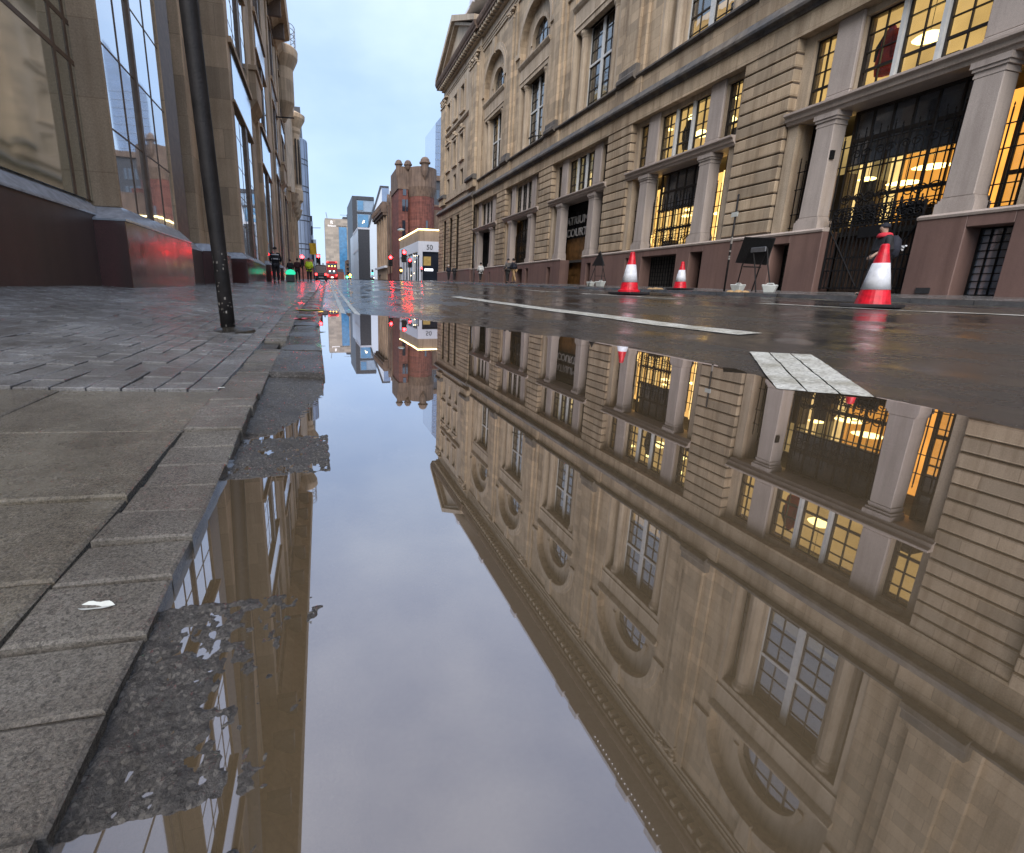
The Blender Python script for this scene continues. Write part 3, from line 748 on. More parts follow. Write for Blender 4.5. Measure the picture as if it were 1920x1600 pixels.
for c in PIERS+[-2.0]:
    mb=MB()
    mb.box(15.72,16.42,c-1.0,c+1.0,9.8,10.62); mb.box(15.62,15.98,c-.55,c+.55,10.84,11.35); mb.box(15.66,15.98,c-.52,c+.52,11.35,11.5)
    mb.box(15.70,15.98,c-.46,c+.46,11.5,20.9)
    mb.box(15.84,15.98,c-.85,c+.85,10.84,21.75)
    pl=P(mb,'pilaster','sandstone',bevel=.012)
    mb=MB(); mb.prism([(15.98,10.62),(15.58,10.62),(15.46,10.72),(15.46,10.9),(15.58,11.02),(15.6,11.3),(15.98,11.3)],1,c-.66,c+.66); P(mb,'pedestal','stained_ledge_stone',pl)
    mb=MB()   # carved capital
    for z,e in ((20.9,.5),(21.0,.46),(21.6,.62)): mb.box(15.84-.3*e,15.98,c-e,c+e,z,z+.1)
    for i in range(10):
        yy=c-.45+.1*i; rr=random.uniform(.07,.13); mb.lathe([(0,-rr),(rr*.8,-rr*.5),(rr,0),(rr*.8,rr*.5),(0,rr)],(15.68,yy,21.15+.3*random.random()),7)
    for s in (-1,1): mb.lathe([(0,-.16),(.16,-.06),(.16,.06),(0,.16)],(15.66,c+s*.42,21.48),8)
    P(mb,'capital','sandstone_plain',pl)
# --- main entablature and cornice
def cornice(dx,y0,y1):
    mb=MB(); mb.box(15.86+dx,16.6,y0,y1,21.7,21.9); mb.box(15.80+dx,16.6,y0,y1,21.9,22.08); mb.box(15.72+dx,16.6,y0,y1,22.08,22.16)
    mb.box(15.9+dx,16.6,y0,y1,22.16,22.85); P(mb,'entablature','sandstone_plain',bevel=.01)
    mb=MB(); y=y0+.1
    mb.box(15.6+dx,16.6,y0,y1,22.85,22.92)
    while y<y1-.2: mb.box(15.2+dx,15.752+dx,y,y+.24,22.94,23.2); y+=.52
    mb.box(15.75+dx,16.6,y0,y1,22.92,23.22); P(mb,'dentils','sandstone_plain')
    mb=MB(); mb.prism([(16.8,23.22),(15.12+dx,23.22),(15.12+dx,23.4),(15.02+dx,23.48),(14.92+dx,23.7),(14.9+dx,23.85),(15.4+dx,23.95),(16.8,24.0)],1,y0-(.5 if dx else 0),y1+(.5 if dx else 0)); P(mb,'cornice','old_brown_stone')
cornice(0,-12,44.3)
mb=MB(); mb.box(15.9,16.5,-12,44.3,24.0,24.6); P(mb,'roof_parapet','sandstone_plain')
# --- corner pavilion with pediment
A,B=44.05,56.6; dx=-.2
WY=[48.9,51.4,53.9]
mb=MB(); holes=[(y-.55,y+.55,LO,8.2) for y in WY]
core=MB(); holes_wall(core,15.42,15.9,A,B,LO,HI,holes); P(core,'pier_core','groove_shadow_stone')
mb=MB(); edges=[A]+[v for y in WY for v in (y-.55,y+.55)]+[B]
for i in range(0,len(edges),2): rustic(mb,edges[i],edges[i+1],LO+.05,8.3,15.3,15.6)
mb.box(15.3,15.6,A,B,8.3,HI); P(mb,'pier','sandstone',bevel=.022)
mb=MB(); z=1.0; mb.box(15.2,15.8,A,B,.4,LO-.05); P(mb,'granite_base','pink_granite'); mb=MB(); mb.box(15.16,15.85,A,B,LO-.05,LO+.05); P(mb,'base_cap','pale_cap_stone')
for y in WY: win(15.75,y-.55,y+.55,LO,8.2,2,8,thickrows=(5,),pane='dark_glass')
mb=MB(); mb.box(15.26,16.3,A,B,HI,9.12); P(mb,'frieze','sandstone')
mb=MB(); mb.prism([(16.4,9.12),(15.2,9.12),(15.16,9.22),(15.0,9.27),(14.98,9.36),(15.25,9.72),(16.4,9.72)],1,A-.12,B+.3); P(mb,'string_course','stained_ledge_stone')
h=[]
for y in WY: h+=[(y-.5,y+.5,11.3,12.9),(y-.52,y+.52,13.9,16.3),(y-.52,y+.52,18.5,20.8)]
mb=MB(); holes_wall(mb,15.62,16.1,A,B,9.72,21.7,h); P(mb,'wall','sandstone_plain')
for y in WY:
    for (z0,z1) in ((11.3,12.9),(13.9,16.3),(18.5,20.8)): win(15.92,y-.52,y+.52,z0,z1,2,4,pane='dark_glass',thickrows=(2,))
mb=MB()
for y in WY:
    for (z0,z1) in ((13.9,16.3),(18.5,20.8)):
        mb.box(15.52,15.62,y-.72,y-.52,z0-.1,z1+.2); mb.box(15.52,15.62,y+.52,y+.72,z0-.1,z1+.2); mb.box(15.5,15.62,y-.75,y+.75,z1,z1+.25); mb.box(15.42,15.62,y-.8,y+.8,z0-.25,z0-.08)
    mb.box(15.38,15.62,y-.85,y+.85,16.6,16.75); mb.lathe([(0,-.3),(.25,-.1),(.28,.1),(0,.3)],(15.55,y,17.0),8)
mb.prism([(16,17.45),(15.5,17.45),(15.36,17.6),(15.36,17.75),(16,17.8)],1,46.2,54.7); mb.box(15.45,15.62,46.2,54.7,10.4,10.75); P(mb,'window_surround','sandstone_plain')
for c in (44.65,45.75,55.1,56.1):
    mb=MB(); mb.box(15.36,15.62,c-.46,c+.46,11.4,20.9); mb.box(15.28,15.62,c-.52,c+.52,10.2,11.4); pl=P(mb,'pilaster','sandstone',bevel=.012)
    mb=MB(); mb.prism([(15.62,10.9),(15.2,10.9),(15.1,11.0),(15.1,11.2),(15.22,11.35),(15.62,11.35)],1,c-.6,c+.6); P(mb,'pedestal','stained_ledge_stone',pl)
    mb=MB()
    for z,e in ((20.9,.5),(21.7,.6)): mb.box(15.3-.1*e,15.62,c-e,c+e,z,z+.12)
    for i in range(9):
        rr=random.uniform(.1,.16); mb.lathe([(0,-rr),(rr,-rr*.3),(rr,rr*.3),(0,rr)],(15.34,c-.4+.1*i,21.1+.5*random.random()),7)
    P(mb,'capital','sandstone_plain',pl)
cornice(-.2,A,B)
ap=27.75; ym=(A+B)/2+.4
mb=MB(); mb.prism([(A,23.9),(B,23.9),(ym,ap-.5)],0,15.5,16.4); P(mb,'pediment','sandstone_plain')
for e in (A-.5,B+.5):
    mb=MB(); mb.prism([(e,23.86),(e,24.3),(ym,ap),(ym,ap-.55)],0,14.72,16.9); mb.prism([(e+(1.0 if e<ym else -1.0),23.9),(e+(1.0 if e<ym else -1.0),24.1),(ym,ap-.55),(ym,ap-.85)],0,15.05,16.5)
    P(mb,'raking_cornice','sandstone_plain')
mb=MB(); mb.prism([(A-.5,24.3),(ym,ap+.01),(B+.5,24.3)],0,16.92,24); P(mb,'pediment_roof','slate_roof')
# --- shell behind the street front: floors, back wall, roof
mb=MB(); mb.box(18.6,18.9,-12,57.3,.2,25); P(mb,'back_wall','dim_interior')
mb=MB()
for z in (2.2,6.0,9.0,10.6,15.9,16.9,21.5): mb.box(16.3 if z<9 else 16.9,18.6,-12,57.2,z,z+.15)
for y in [-12.,-1.9,5.9,13.95,22,29.8,37.45,45,57.1]: mb.box(16.31,18.6,y-.12,y+.12,2.35,21.5)
P(mb,'floors','dim_interior')
mb=MB(); mb.box(16.5,30,-12,56.5,23.9,24.02); mb.box(15.7,30,56.4,56.58,0,23.9); mb.box(16.3,30,-12.2,-12,0,24); P(mb,'roof','slate_roof')
mb=MB(); mb.box(15.5,26,-12,49.4,26.75,27.0)
for y in (13.2,15.5,20.5,22.2,30,38,46): mb.box(15.35,15.6,y,y+.9,26.6,27.05)
P(mb,'roof_canopy','white_cladding')
mb=MB(); mb.box(16.9,25,-12,48.6,24.0,26.75); P(mb,'rooftop_glazing','cool_panel')
mb=MB()
for i in range(20): mb.box(15.72,15.76,13.6+i*.28,13.63+i*.28,26.68,26.74)
P(mb,'soffit_lights','sign_white')
# --- lit rooms: walls, columns and curtains glow in place of lamplight
def room(c,z0,z1,X,m,y0=-2.9,y1=3.85,side=True):
    mb=MB(); mb.box(X,X+.04,c+y0,c+y1,z0,z1)
    if side: mb.box(16.42,X,c+y1,c+y1+.04,z0,z1)
    return P(mb,'room_wall',m)
def boxes(lst,m,name):
    for b in lst: mb=MB(); mb.box(*b); P(mb,name,m)
c=BAYS[0]
room(c,2.36,5.6,17.55,'glow_room_deep',-2.9,.85,False); room(c,2.36,5.6,17.55,'glow_room_dull',.9,3.85)
boxes([(16.5,16.56,c-1.5,c+1.5,4.35,5.86),(16.5,16.56,c+2.0,c+2.8,2.9,5.86),(16.5,16.56,c-2.8,c-2.05,4.5,5.86)],'blind_reflection_tint','window_blind')
boxes([(17.2,17.4,c+.62,c+.84,2.4,5.6),(17.2,17.4,c+1.5,c+1.72,2.4,5.6),(17.3,17.5,c-2.3,c-2.1,2.4,5.6),(17.3,17.45,c-.8,c-.65,2.4,5.6)],'glow_curtain','room_column')
boxes([(16.95,17.5,c+1.0,c+1.45,2.4,3.9),(16.9,17.4,c-.55,c+.1,2.4,2.95),(17.0,17.3,c-2.75,c-2.35,2.4,3.5),(17.1,17.5,c+1.9,c+2.5,2.4,4.3)],'room_furniture','furniture')
room(c,6.15,9.0,17.7,'glow_room_soft')
boxes([(16.95,17.5,c-.3,c+.6,6.15,6.85),(17.0,17.6,c-2.0,c-1.4,6.15,7.2)],'room_furniture','furniture')
c=BAYS[1]
room(c,2.36,5.6,17.55,'glow_room_wall'); boxes([(16.5,16.56,c-1.5,c+1.5,4.25,5.86),(16.5,16.56,c-2.8,c-2.0,4.9,5.86),(16.5,16.56,c+2.0,c+2.8,3.2,5.86)],'blind_reflection_tint','window_blind')
boxes([(17.0+.03*(i%2),17.1,c-2.0+i*.52,c-1.82+i*.52,2.4,5.5) for i in range(11)],'glow_curtain','curtain')
boxes([(16.9,17.5,c-.6,c+.1,2.4,3.0),(16.9,17.5,c+1.1,c+1.6,2.4,2.9)],'room_furniture','furniture')
room(c,6.15,9.0,17.7,'glow_room_soft'); boxes([(17.1,17.6,c-1.9,c-1.3,6.15,7.1)],'room_furniture','furniture')
c=BAYS[2]; room(c,6.15,9,17.6,'glow_room_dull'); boxes([(16.6,16.66,c-1.2+i*.5,c-.95+i*.5,6.15,8.9) for i in range(6)],'stone_mullion','curtain'); boxes([(17.0,17.1,c-.6,c+.9,6.15,7.6)],'glow_curtain','lamp_screen')
c=BAYS[3]; room(c,2.36,5.6,17.4,'glow_room_wall',-1.4,1.6,False); boxes([(16.5,16.56,c-1.5,c+1.5,4.0,5.86)],'blind_reflection_tint','window_blind'); room(c,6.15,9,17.4,'glow_room_dull',-1.2,2.4,False)
boxes([(16.6,16.7,c-1.35+i*.46,c-1.15+i*.46,6.2,8.9) for i in range(6)],'white_cloth','curtain')
c=BAYS[4]; room(c,6.15,8.9,17.6,'glow_room_dull',-2.9,3.5,False); boxes([(16.6,16.66,c-1.3+i*.5,c-1.05+i*.5,6.2,8.9) for i in range(6)],'white_cloth','curtain')
for k,c in enumerate(UP[:5]):
    room(c,10.75,12.9,17.9,'glow_room_dull' if k!=1 else 'glow_room_soft',-1.6,2.6,False)
    boxes([(17.0,17.05,c+.35,c+1.3,13.7,15.7),(17.0,17.05,c-1.25,c-.5,11,12.0)],'dim_interior','window_blind')
room(BAYS[4],14.0,15.7,17.9,'glow_room_soft',-.6,1.4)
# things hanging in the lit rooms
def pendant(y,z,label,r=.3,X=17.2,top=None,h=.07):
    o=thing('pendant_lamp',label,'lamp',(X,y,z),'warm pendant lamps seen through the windows')
    mb=MB(); mb.lathe([(0,h),(r*.35,h*.9),(r*.8,h*.35),(r,0),(r*.8,-h*.35),(0,-h*.5)],(0,0,0),14); mb.build('lamp_shade','lamp_glow',o)
    mb=MB(); mb.tube([(0,0,h*.6),(0,0,(top or z+1.0)-z)],.008,4); mb.build('cable','iron',o)
pendant(9.73,4.02,'wide saucer lamp behind the tall gate, top right one against the blind',.42,top=5.4)
pendant(10.31,3.7,'wide saucer lamp behind the tall gate, lowest and just left of the right-hand column',.4,top=5.4)
pendant(11.31,4.02,'small lamp behind the left half of the tall gate above dark shelves',.24,top=5.4)
pendant(10.5,7.58,'double bright saucer lamp in the mezzanine window above the tall gate',.36,top=9,h=.16)
pendant(11.15,8.2,'faint small lamp high in the mezzanine window beside the red coat',.1,top=9)
pendant(18.4,4.2,'upper of two saucer lamps behind the barred window left of the sign frame',.3,top=5.4)
pendant(18.35,3.9,'lower of two saucer lamps behind the barred window left of the sign frame',.28,X=17.0,top=5.4)
pendant(16.85,3.8,'lamp shining in the narrow barred side window beside the banded pier',.2,top=5.4)
pendant(18.4,7.4,'big glowing bowl lamp low in the mezzanine window with the black coat',.34,top=9,h=.2)
pendant(19.08,8.3,'round lamp just over the black coat in the mezzanine window',.2,top=9,h=.14)
pendant(20.42,8.2,'small lamp at the left edge of the mezzanine window with the black coat',.15,top=9)
pendant(16.8,7.5,'lower lamp in the narrow mezzanine window left of the banded pier',.16,top=9,h=.14)
pendant(16.82,8.3,'upper lamp in the narrow mezzanine window left of the banded pier',.12,top=9,h=.1)
def coat(loc,label,m1,m2,s=1.):
    o=thing('hanging_coat',label,'coat',loc)
    mb=MB(); mb.lathe([(.03,1.3*s),(.08,1.25*s),(.17*s,1.0*s),(.2*s,.7*s),(.24*s,.3*s),(.2*s,.02),(0,0)],(0,0,0),9); mb.build('coat_body',m1,o,smooth=True)
    mb=MB(); mb.tube([(-.05,-.15*s,1.1*s),(-.1,-.22*s,.75*s),(-.1,-.25*s,.4*s)],[.07*s,.09*s,.08*s],8); mb.build('sleeve',m2,o,smooth=True)
    mb=MB(); mb.tube([(0,.1*s,1.15*s),(-.05,.2*s,.8*s),(-.05,.2*s,.45*s)],[.06*s,.09*s,.08*s],8); mb.build('sleeve','black_cloth',o,smooth=True)
coat((16.5,11.02,6.75),'red and black coat hanging in the bright mezzanine window over the gate','red_cloth','red_cloth')
coat((16.6,18.5,6.75),'plain black coat hanging in the mezzanine window left of the banded pier','black_cloth','black_cloth',.95)
# ------------------------------------------------------------------ the glass and stone block on the left (local x = towards the street, y = along it)
LB = thing('glass_fronted_building','brown stone block with glass bays on polished red granite plinths, left of the street','building',(-3,0,0),rotz=-math.atan(.012))
def Q(mb,name,m,parent=None,**k): return mb.build(name,m,parent or LB,**k)
def gz(u): return float(g_(u))
def plinth(u0,u1,w,zt,m,back=-1.6,iu=.2):
    mb=MB(); mb.box(back,w,u0,u1,-.2,zt); p=Q(mb,'plinth',m,bevel=.01)
    mb=MB(); mb.frustum([(back,u0-.01,zt),(w+.015,u0-.01,zt),(w+.015,u1+.01,zt),(back,u1+.01,zt)],[(back,u0+iu,zt+.24),(w-.2,u0+iu,zt+.24),(w-.2,u1-.2,zt+.24),(back,u1-.2,zt+.24)])
    mb.box(back,w+.02,u0-.015,u1+.015,zt-.03,zt)
    Q(mb,'coping','coping_granite',p)
def pane_grid(u0,u1,w,zs,us,m,name='glazing',joint='brown_mullion',jw=.025):
    mb=MB(); mb.box(w-.06,w,u0,u1,zs[0],zs[-1]); p=Q(mb,name,m)
    mb=MB()
    for z in zs[1:-1]: mb.box(w-.02,w+.008,u0,u1,z-jw/2,z+jw/2)
    for u in us: mb.box(w-.02,w+.012,u-jw/2,u+jw/2,zs[0],zs[-1])
    if mb.v: Q(mb,'glazing_bars',joint,p)
TOP=25.
def bay(u0,u1,mull,stone_w=.28,spans=((7.9,9.9),(14.2,16.0),(20.4,22.0)),zt=1.42,iu=.2):
    zt=max(zt,gz(u0)+1.22) if u0>20 else zt
    plinth(u0,u1,0,zt,'polished_red_granite',iu=iu)
    zb=zt+.24
    mb=MB(); mb.box(-1.5,-.2,u0+iu,u0+iu+stone_w,zb,TOP); Q(mb,'pier','left_sandstone',bevel=.015)
    mb=MB(); mb.box(-1.5,-.2,u1-.2-stone_w*.7,u1-.2,zb,TOP); Q(mb,'pier','left_sandstone',bevel=.015)
    a=u0+iu+stone_w; b=u1-.2-stone_w*.7
    zz=[zb]; cuts=[]
    for s in spans: cuts+=list(s)
    lev=[zb]+cuts+[TOP]
    for i in range(0,len(lev),2):
        z0,z1=lev[i],lev[i+1]; n=max(2,round((z1-z0)/1.2))
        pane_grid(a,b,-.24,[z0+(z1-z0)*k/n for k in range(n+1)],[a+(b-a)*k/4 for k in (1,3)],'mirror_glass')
    for (z0,z1) in spans:
        mb=MB(); mb.box(-1.5,-.16,a-.05,b+.05,z0,z1); p=Q(mb,'spandrel','cool_panel')
        mb=MB(); mb.box(-1.5,-.06,a-.4,b+.3,z1,z1+.22); mb.box(-1.5,-.1,a-.3,b+.2,z0-.1,z0); Q(mb,'spandrel_moulding','left_sandstone',p)
    for u,w_ in mull:
        mb=MB()
        for i in range(0,len(lev),2): mb.box(-.3,-.19 if w_<.2 else -.15,u-w_/2,u+w_/2,lev[i],lev[i+1])
        Q(mb,'mullion','brown_mullion')
def recess(u0,u1,w=-1.0,zt=1.5,stonework=(),pm='dark_granite',glassm='dark_glass',base=-.75,tr=(3.75,4.3,7.9,9.9,14.2,16)):
    zt=max(zt,gz(u0)+1.2)
    plinth(u0,u1,base,zt,pm)
    zs=[zt+.24]+[z for z in tr if z>zt+.5]+[TOP]
    pane_grid(u0,u1,w,zs,[u0+.6,u1-.62,u1-.2],glassm,jw=.07,joint='brown_mullion')
    mb=MB()
    for a,b,ww in stonework: mb.box(-1.5,ww,a,b,zt+.1,TOP)
    if stonework: Q(mb,'pier','left_sandstone',bevel=.015)
mb=MB(); mb.box(-9,-1.45,-1,79,-.2,TOP); Q(mb,'core','dark_interior')
mb=MB(); mb.box(-9,-.5,-1,70,TOP,TOP+.3); Q(mb,'roof','slate_roof')
recess(-1,9.15,w=-.6,glassm='shop_glass',base=-.45)
bay(8.6,12.5,[(10.6,.09)],.06,iu=.5)
recess(12.5,16.6,base=-.7)
mb=MB(); mb.box(-1.5,-.5,13.3,14.5,1.6,TOP); Q(mb,'dark_pier','brown_mullion',bevel=.05)
mb=MB(); mb.box(-1.5,-.32,16.6,19.4,.0,1.5); Q(mb,'plinth','polished_red_granite',bevel=.01)
mb=MB(); mb.frustum([(-1.5,16.58,1.5),(-.3,16.58,1.5),(-.3,19.42,1.5),(-1.5,19.42,1.5)],[(-1.5,16.75,1.74),(-.5,16.75,1.74),(-.5,19.25,1.74),(-1.5,19.25,1.74)]); Q(mb,'coping','coping_granite')
mb=MB()
for (a,b,ww) in ((16.75,17.5,-.75),(17.5,18.6,-.55),(18.6,19.25,-.7)): mb.box(-1.5,ww,a,b,1.74,TOP)
Q(mb,'pier','left_sandstone',bevel=.02)
recess(19.4,21.3)
bay(21.3,28.2,[(25.1,.55)],.75)
def corbel(u0,u1):
    mb=MB(); mb.box(-1.5,.1,u0,u1,10.2,11.6); mb.frustum([(-1.5,u0+.3,9.2),(-.7,u0+.3,9.2),(-.7,u1-.3,9.2),(-1.5,u1-.3,9.2)],[(-1.5,u0,10.2),(.1,u0,10.2),(.1,u1,10.2),(-1.5,u1,10.2)])
    mb.box(-1.5,.2,u0-.1,u1+.1,11.6,11.85); Q(mb,'corbel','left_sandstone',bevel=.02)
recess(28.2,31.0,stonework=[(28.5,31.0,-.35)])
corbel(28.5,30.9)
bay(31.0,38.0,[(34.6,.5)],1.0)
recess(38.0,41.5,stonework=[(38.3,41.5,-.3)])
bay(41.5,47.5,[(44.5,.5)],.9,spans=((9.6,11.2),(15.2,16.6),(21,22.2)))
recess(47.5,50.5,stonework=[(47.6,50.5,-.3)])
corbel(47.7,50.3)
bay(50.5,56.5,[(53.5,.5)],.9,spans=((9.6,11.2),(15.2,16.6),(21,22.2)))
mb=MB(); mb.box(-1.5,-.1,56.5,79,.5,TOP); Q(mb,'end_wall','left_sandstone')
# eaves, rounded balcony, corner turret
mb=MB(); mb.prism([(-1.5,22.0),(-.1,22.3),(.4,22.7),(1.1,22.9),(1.2,23.5),(1.1,24.0),(-1.5,24.6)],1,-1,50); mb.prism([(-1.5,22.4),(-.1,22.6),(.4,23.2),(.5,24),(-1.5,24.6)],1,50,70); Q(mb,'eaves','left_sandstone')
for i,u in enumerate((8.6,12,16.6,19.4,21.6,27.8,33,36.5,40,43.5,47)):
    mb=MB(); mb.box(-.2,.8,u-.16,u+.16,21.6,22.75); Q(mb,'bracket','brown_mullion')
mb=MB(); cu=54.
mb.lathe([(.2,17.2),(1.0,18.6),(1.15,18.9),(1.15,22.0),(1.3,22.3),(1.65,23.0),(1.7,23.7),(1.5,23.9),(0,24.0)],(.0,cu,0),20); bal=Q(mb,'round_balcony','left_sandstone',smooth=False)
mb=MB()
for z in (24.4,24.9,25.4,25.8): mb.tube([(1.5*math.cos(a),cu+1.5*math.sin(a),z) for a in np.linspace(-PI/2,PI/2,15)],.03,5)
for a in np.linspace(-PI/2,PI/2,9): mb.tube([(1.5*math.cos(a),cu+1.5*math.sin(a),23.9),(1.5*math.cos(a),cu+1.5*math.sin(a),25.8)],.025,5)
Q(mb,'railing','grey_steel',bal)
mb=MB(); cu=76.5
mb.lathe([(.1,11.5),(.9,13),(1.2,13.3),(1.2,14.8),(1.05,15.0),(1.05,22.6),(1.2,22.9),(1.2,23.4)],(-.2,cu,0),20)
mb.lathe([(1.2,23.4),(1.9,24.6),(1.95,25.1),(1.0,25.6),(0,26)],(-.2,cu,0),20); tur=Q(mb,'corner_turret','left_sandstone')
mb=MB()
for a in (-1.1,-.55,0,.55): mb.box(-.2+1.0*math.cos(a)-.1,-.2+1.0*math.cos(a)+.12,cu+1.0*math.sin(a)-.28,cu+1.0*math.sin(a)+.28,15.6,21.8)
mb.split('turret_window','dark_glass',tur)
mb=MB()
for u,z in ((58.3,8),(63,8.2),(67,8.2),(71,8.2)):
    mb.box(-.3,-.06,u-.9,u+.9,2.4,z); 
mb.split('tall_window','dark_glass',LB)
mb=MB()
for u in (57.2,61,65,69,73): mb.box(-.4,.12,u-.35,u+.35,.6,11); mb.box(-.4,.25,u-.5,u+.5,11,11.5)
mb.split('pilaster','left_sandstone',LB,bevel=.02)
mb=MB()
for u in (59.2,63.,67,71): mb.lathe([(0,9.2),(.8,10.2),(1.1,11.2)],(-.15,u,0),12)
mb.split('bowed_hood','left_sandstone',LB)
mb=MB(); mb.tube([(-.3,45.5,14.9),(1.35,45.5,14.95)],.06,6); Q(mb,'flag_pole','bronze_frame')

# ------------------------------------------------------------------ far buildings
def bld(name,label,loc,group=None): return thing(name,label,'building',loc,group)
def loc_(o): return o.location
# cool round-ended glass tower
T=bld('office_tower','pale blue ringed office tower rising behind the end of the left-hand block',(-3.4,110,float(g_(110))))
zt=35.; mb=MB(); mb.lathe([(3.1,4.4),(3.1,zt-6),(3.1,zt-5.9)],(0,0,0),28); mb.box(-9,.2,0,30,4.4,zt-6); mb.build('tower_body','blue_grey_cladding',T)
mb=MB()
for z in (6.5,7.6,12.5,13.6,18.5,19.6,24,25): mb.lathe([(3.13,z),(3.16,z+.05),(3.16,z+.14),(3.13,z+.19)],(0,0,0),28)
for a in np.linspace(-PI,0.3,12): mb.box(3.13*math.cos(a)-.03,3.13*math.cos(a)+.03,3.13*math.sin(a)-.03,3.13*math.sin(a)+.03,4.4,zt-6)
mb.build('tower_joints','charcoal_cladding',T)
mb=MB(); mb.box(-9,2.0,2,30,zt-6,zt+1.5); mb.build('tower_crown','charcoal_cladding',T)
mb=MB(); mb.box(-9,2.4,4,40,4.4,22.5); mb.build('tower_wing','blue_grey_cladding',T)
mb=MB(); mb.box(-9,3.3,-3,40,-1,4.4); mb.build('tower_podium','red_sandstone',T)
T=bld('office_block','narrow dark-finned office block beyond the pale blue tower',(-6,150,float(g_(150))))
mb=MB(); mb.box(-4,6.2,0,40,-1,19); mb.build('wall','charcoal_cladding',T); mb=MB(); mb.box(-4,7.3,30,60,-1,15); mb.build('rear_wall','cool_panel',T)
mb=MB()
for z in (4,8,12,16): mb.box(-3,6.3,-.1,40,z,z+1.4)
mb.split('window_band','blue_tower_glass',T); mb=MB(); mb.tube([(6,0,15.5),(8.6,0,15.6)],.08,5); mb.build('flag_pole','iron',T)
# hotel
H=bld('hotel_tower','tall tan hotel slab with a blue glass strip at the end of the street',(10,380,float(g_(380))))
mb=MB(); mb.box(0,24,0,20,-2,46.6); mb.box(8.2,24,-.4,0,-2,40); mb.build('wall','concrete_tan',H)
mb=MB(); mb.box(10.4,16.6,-.9,-.4,4,40.4); mb.build('glass_strip','blue_panel_glass',H)
mb=MB(); mb.box(14,24,2,16,46.6,48.6); mb.box(17.5,21,1,8,48.6,51); mb.build('plant_room','charcoal_cladding',H)
mb=MB(); mb.tube([(2,4,46.6),(1.2,4,51.5)],.25,5); mb.tube([(12,3,50),(20,3,50)],.15,5); mb.build('mast','grey_steel',H)
text_mesh('R',3.4,.05,'sign_emblem','sign_white',H,faceY(15.2,379.9,49.3),H.location)
text_mesh('Radisson',1.75,.05,'sign_lettering','sign_white',H,faceY(15.2,379.9,47.3),H.location)
text_mesh('HOTEL GLASGOW',1.15,.05,'sign_lettering','dark_interior',H,faceY(23.6,379.9,47.4),H.location)
# stepped brown building
S=bld('stepped_building','small brown brick building with stepped balconies in front of the tan hotel',(15.6,230,float(g_(230))))
mb=MB(); mb.box(0,6,0,12,-1,9.5); mb.box(2,6,1,12,9.5,14.2); mb.build('wall','brown_brick',S)
mb=MB()
for z in (1.8,3.8,5.8,7.8): mb.box(-.5,6,-.6,0,z,z+.5)
mb.split('balcony','old_brown_stone',S); mb=MB()
for z in (2.6,4.6,6.6): mb.box(.4,5.6,-.05,.02,z,z+1); 
mb.split('window','dark_glass',S)
L_=bld('low_building','low reddish brick building right of the double-decker bus',(9.2,260,float(g_(260))))
mb=MB(); mb.box(0,7,0,10,-1,4.2); mb.build('wall','red_sandstone',L_); mb=MB(); mb.box(3,6.6,1,9,4.2,5.8); mb.build('roof_box','charcoal_cladding',L_)
# modern white block with a sloping dark-framed top
M_=bld('modern_block','angular white and dark glass block with a sloping black roof edge',(16.6,200,float(g_(200))))
mb=MB(); mb.box(0,1.9,0,30,-2,34); mb.box(1.9,9,-.2,0,32.6,34); mb.box(1.9,8,-.2,0,27.2,28); mb.box(1.9,7,-.2,0,20.4,21.2); mb.build('dark_frame','charcoal_cladding',M_)
mb=MB(); mb.box(1.9,9.2,.4,28,-2,33.6); mb.build('glazing','cool_panel',M_)
mb=MB(); mb.box(2.2,4.6,-.05,.4,28.6,32.2); mb.box(2.2,6.6,-.05,.4,21.8,26.8); mb.split('window','blue_panel_glass',M_)
mb=MB(); mb.prism([(4.5,-2),(28,-2),(28,37.5),(11.6,37.5),(6.3,21.0),(4.5,21.0)],1,-2.2,-.3); mb.build('sloping_wall','pale_cladding',M_)
mb=MB(); mb.prism([(6.0,21.2),(6.3,20.7),(11.9,37.5),(15,37.5),(15,38.2),(11.3,38.2)],1,-2.4,-2.2); mb.build('roof_edge','charcoal_cladding',M_)
mb=MB(); mb.box(12.1,15,-2.3,-2.2,22,37.3); mb.build('tall_window','blue_tower_glass',M_)
mb=MB(); mb.box(4.2,4.7,-2.35,-2.28,23.6,24.2); mb.build('lit_window','warm_bulb',M_)
D_=bld('dark_clad_block','charcoal clad block with white-rimmed corner at the right of the far street',(13.9,160,float(g_(160))))
mb=MB(); mb.box(1.1,5,0,20,-1,16.8); mb.build('wall','charcoal_cladding',D_)
mb=MB(); mb.prism([(1.1,17.4),(5,17.4),(5,16.8),(1.1,16.8)],1,-.2,20);  mb.build('rim','white_cladding',D_)
mb=MB(); mb.frustum([(0,6,0),(1.1,0,0),(1.1,20,0),(0,20,0)],[(0,6,15.6),(1.1,0,16.9),(1.1,20,16.9),(0,20,15.6)]); mb.build('side_glazing','pale_cladding',D_)
mb=MB(); mb.frustum([(-.15,6,9.0),(1.05,-.1,10),(1.1,1,10),(-.1,7,9)],[(-.15,6,9.5),(1.05,-.1,10.6),(1.1,1,10.6),(-.1,7,9.5)]); mb.frustum([(-.15,6,15.4),(1.05,-.1,16.9),(1.1,1,16.9),(-.1,7,15.4)],[(-.15,6,16.0),(1.05,-.1,17.5),(1.1,1,17.5),(-.1,7,16.0)]); mb.split('corner_trim','white_cladding',D_)
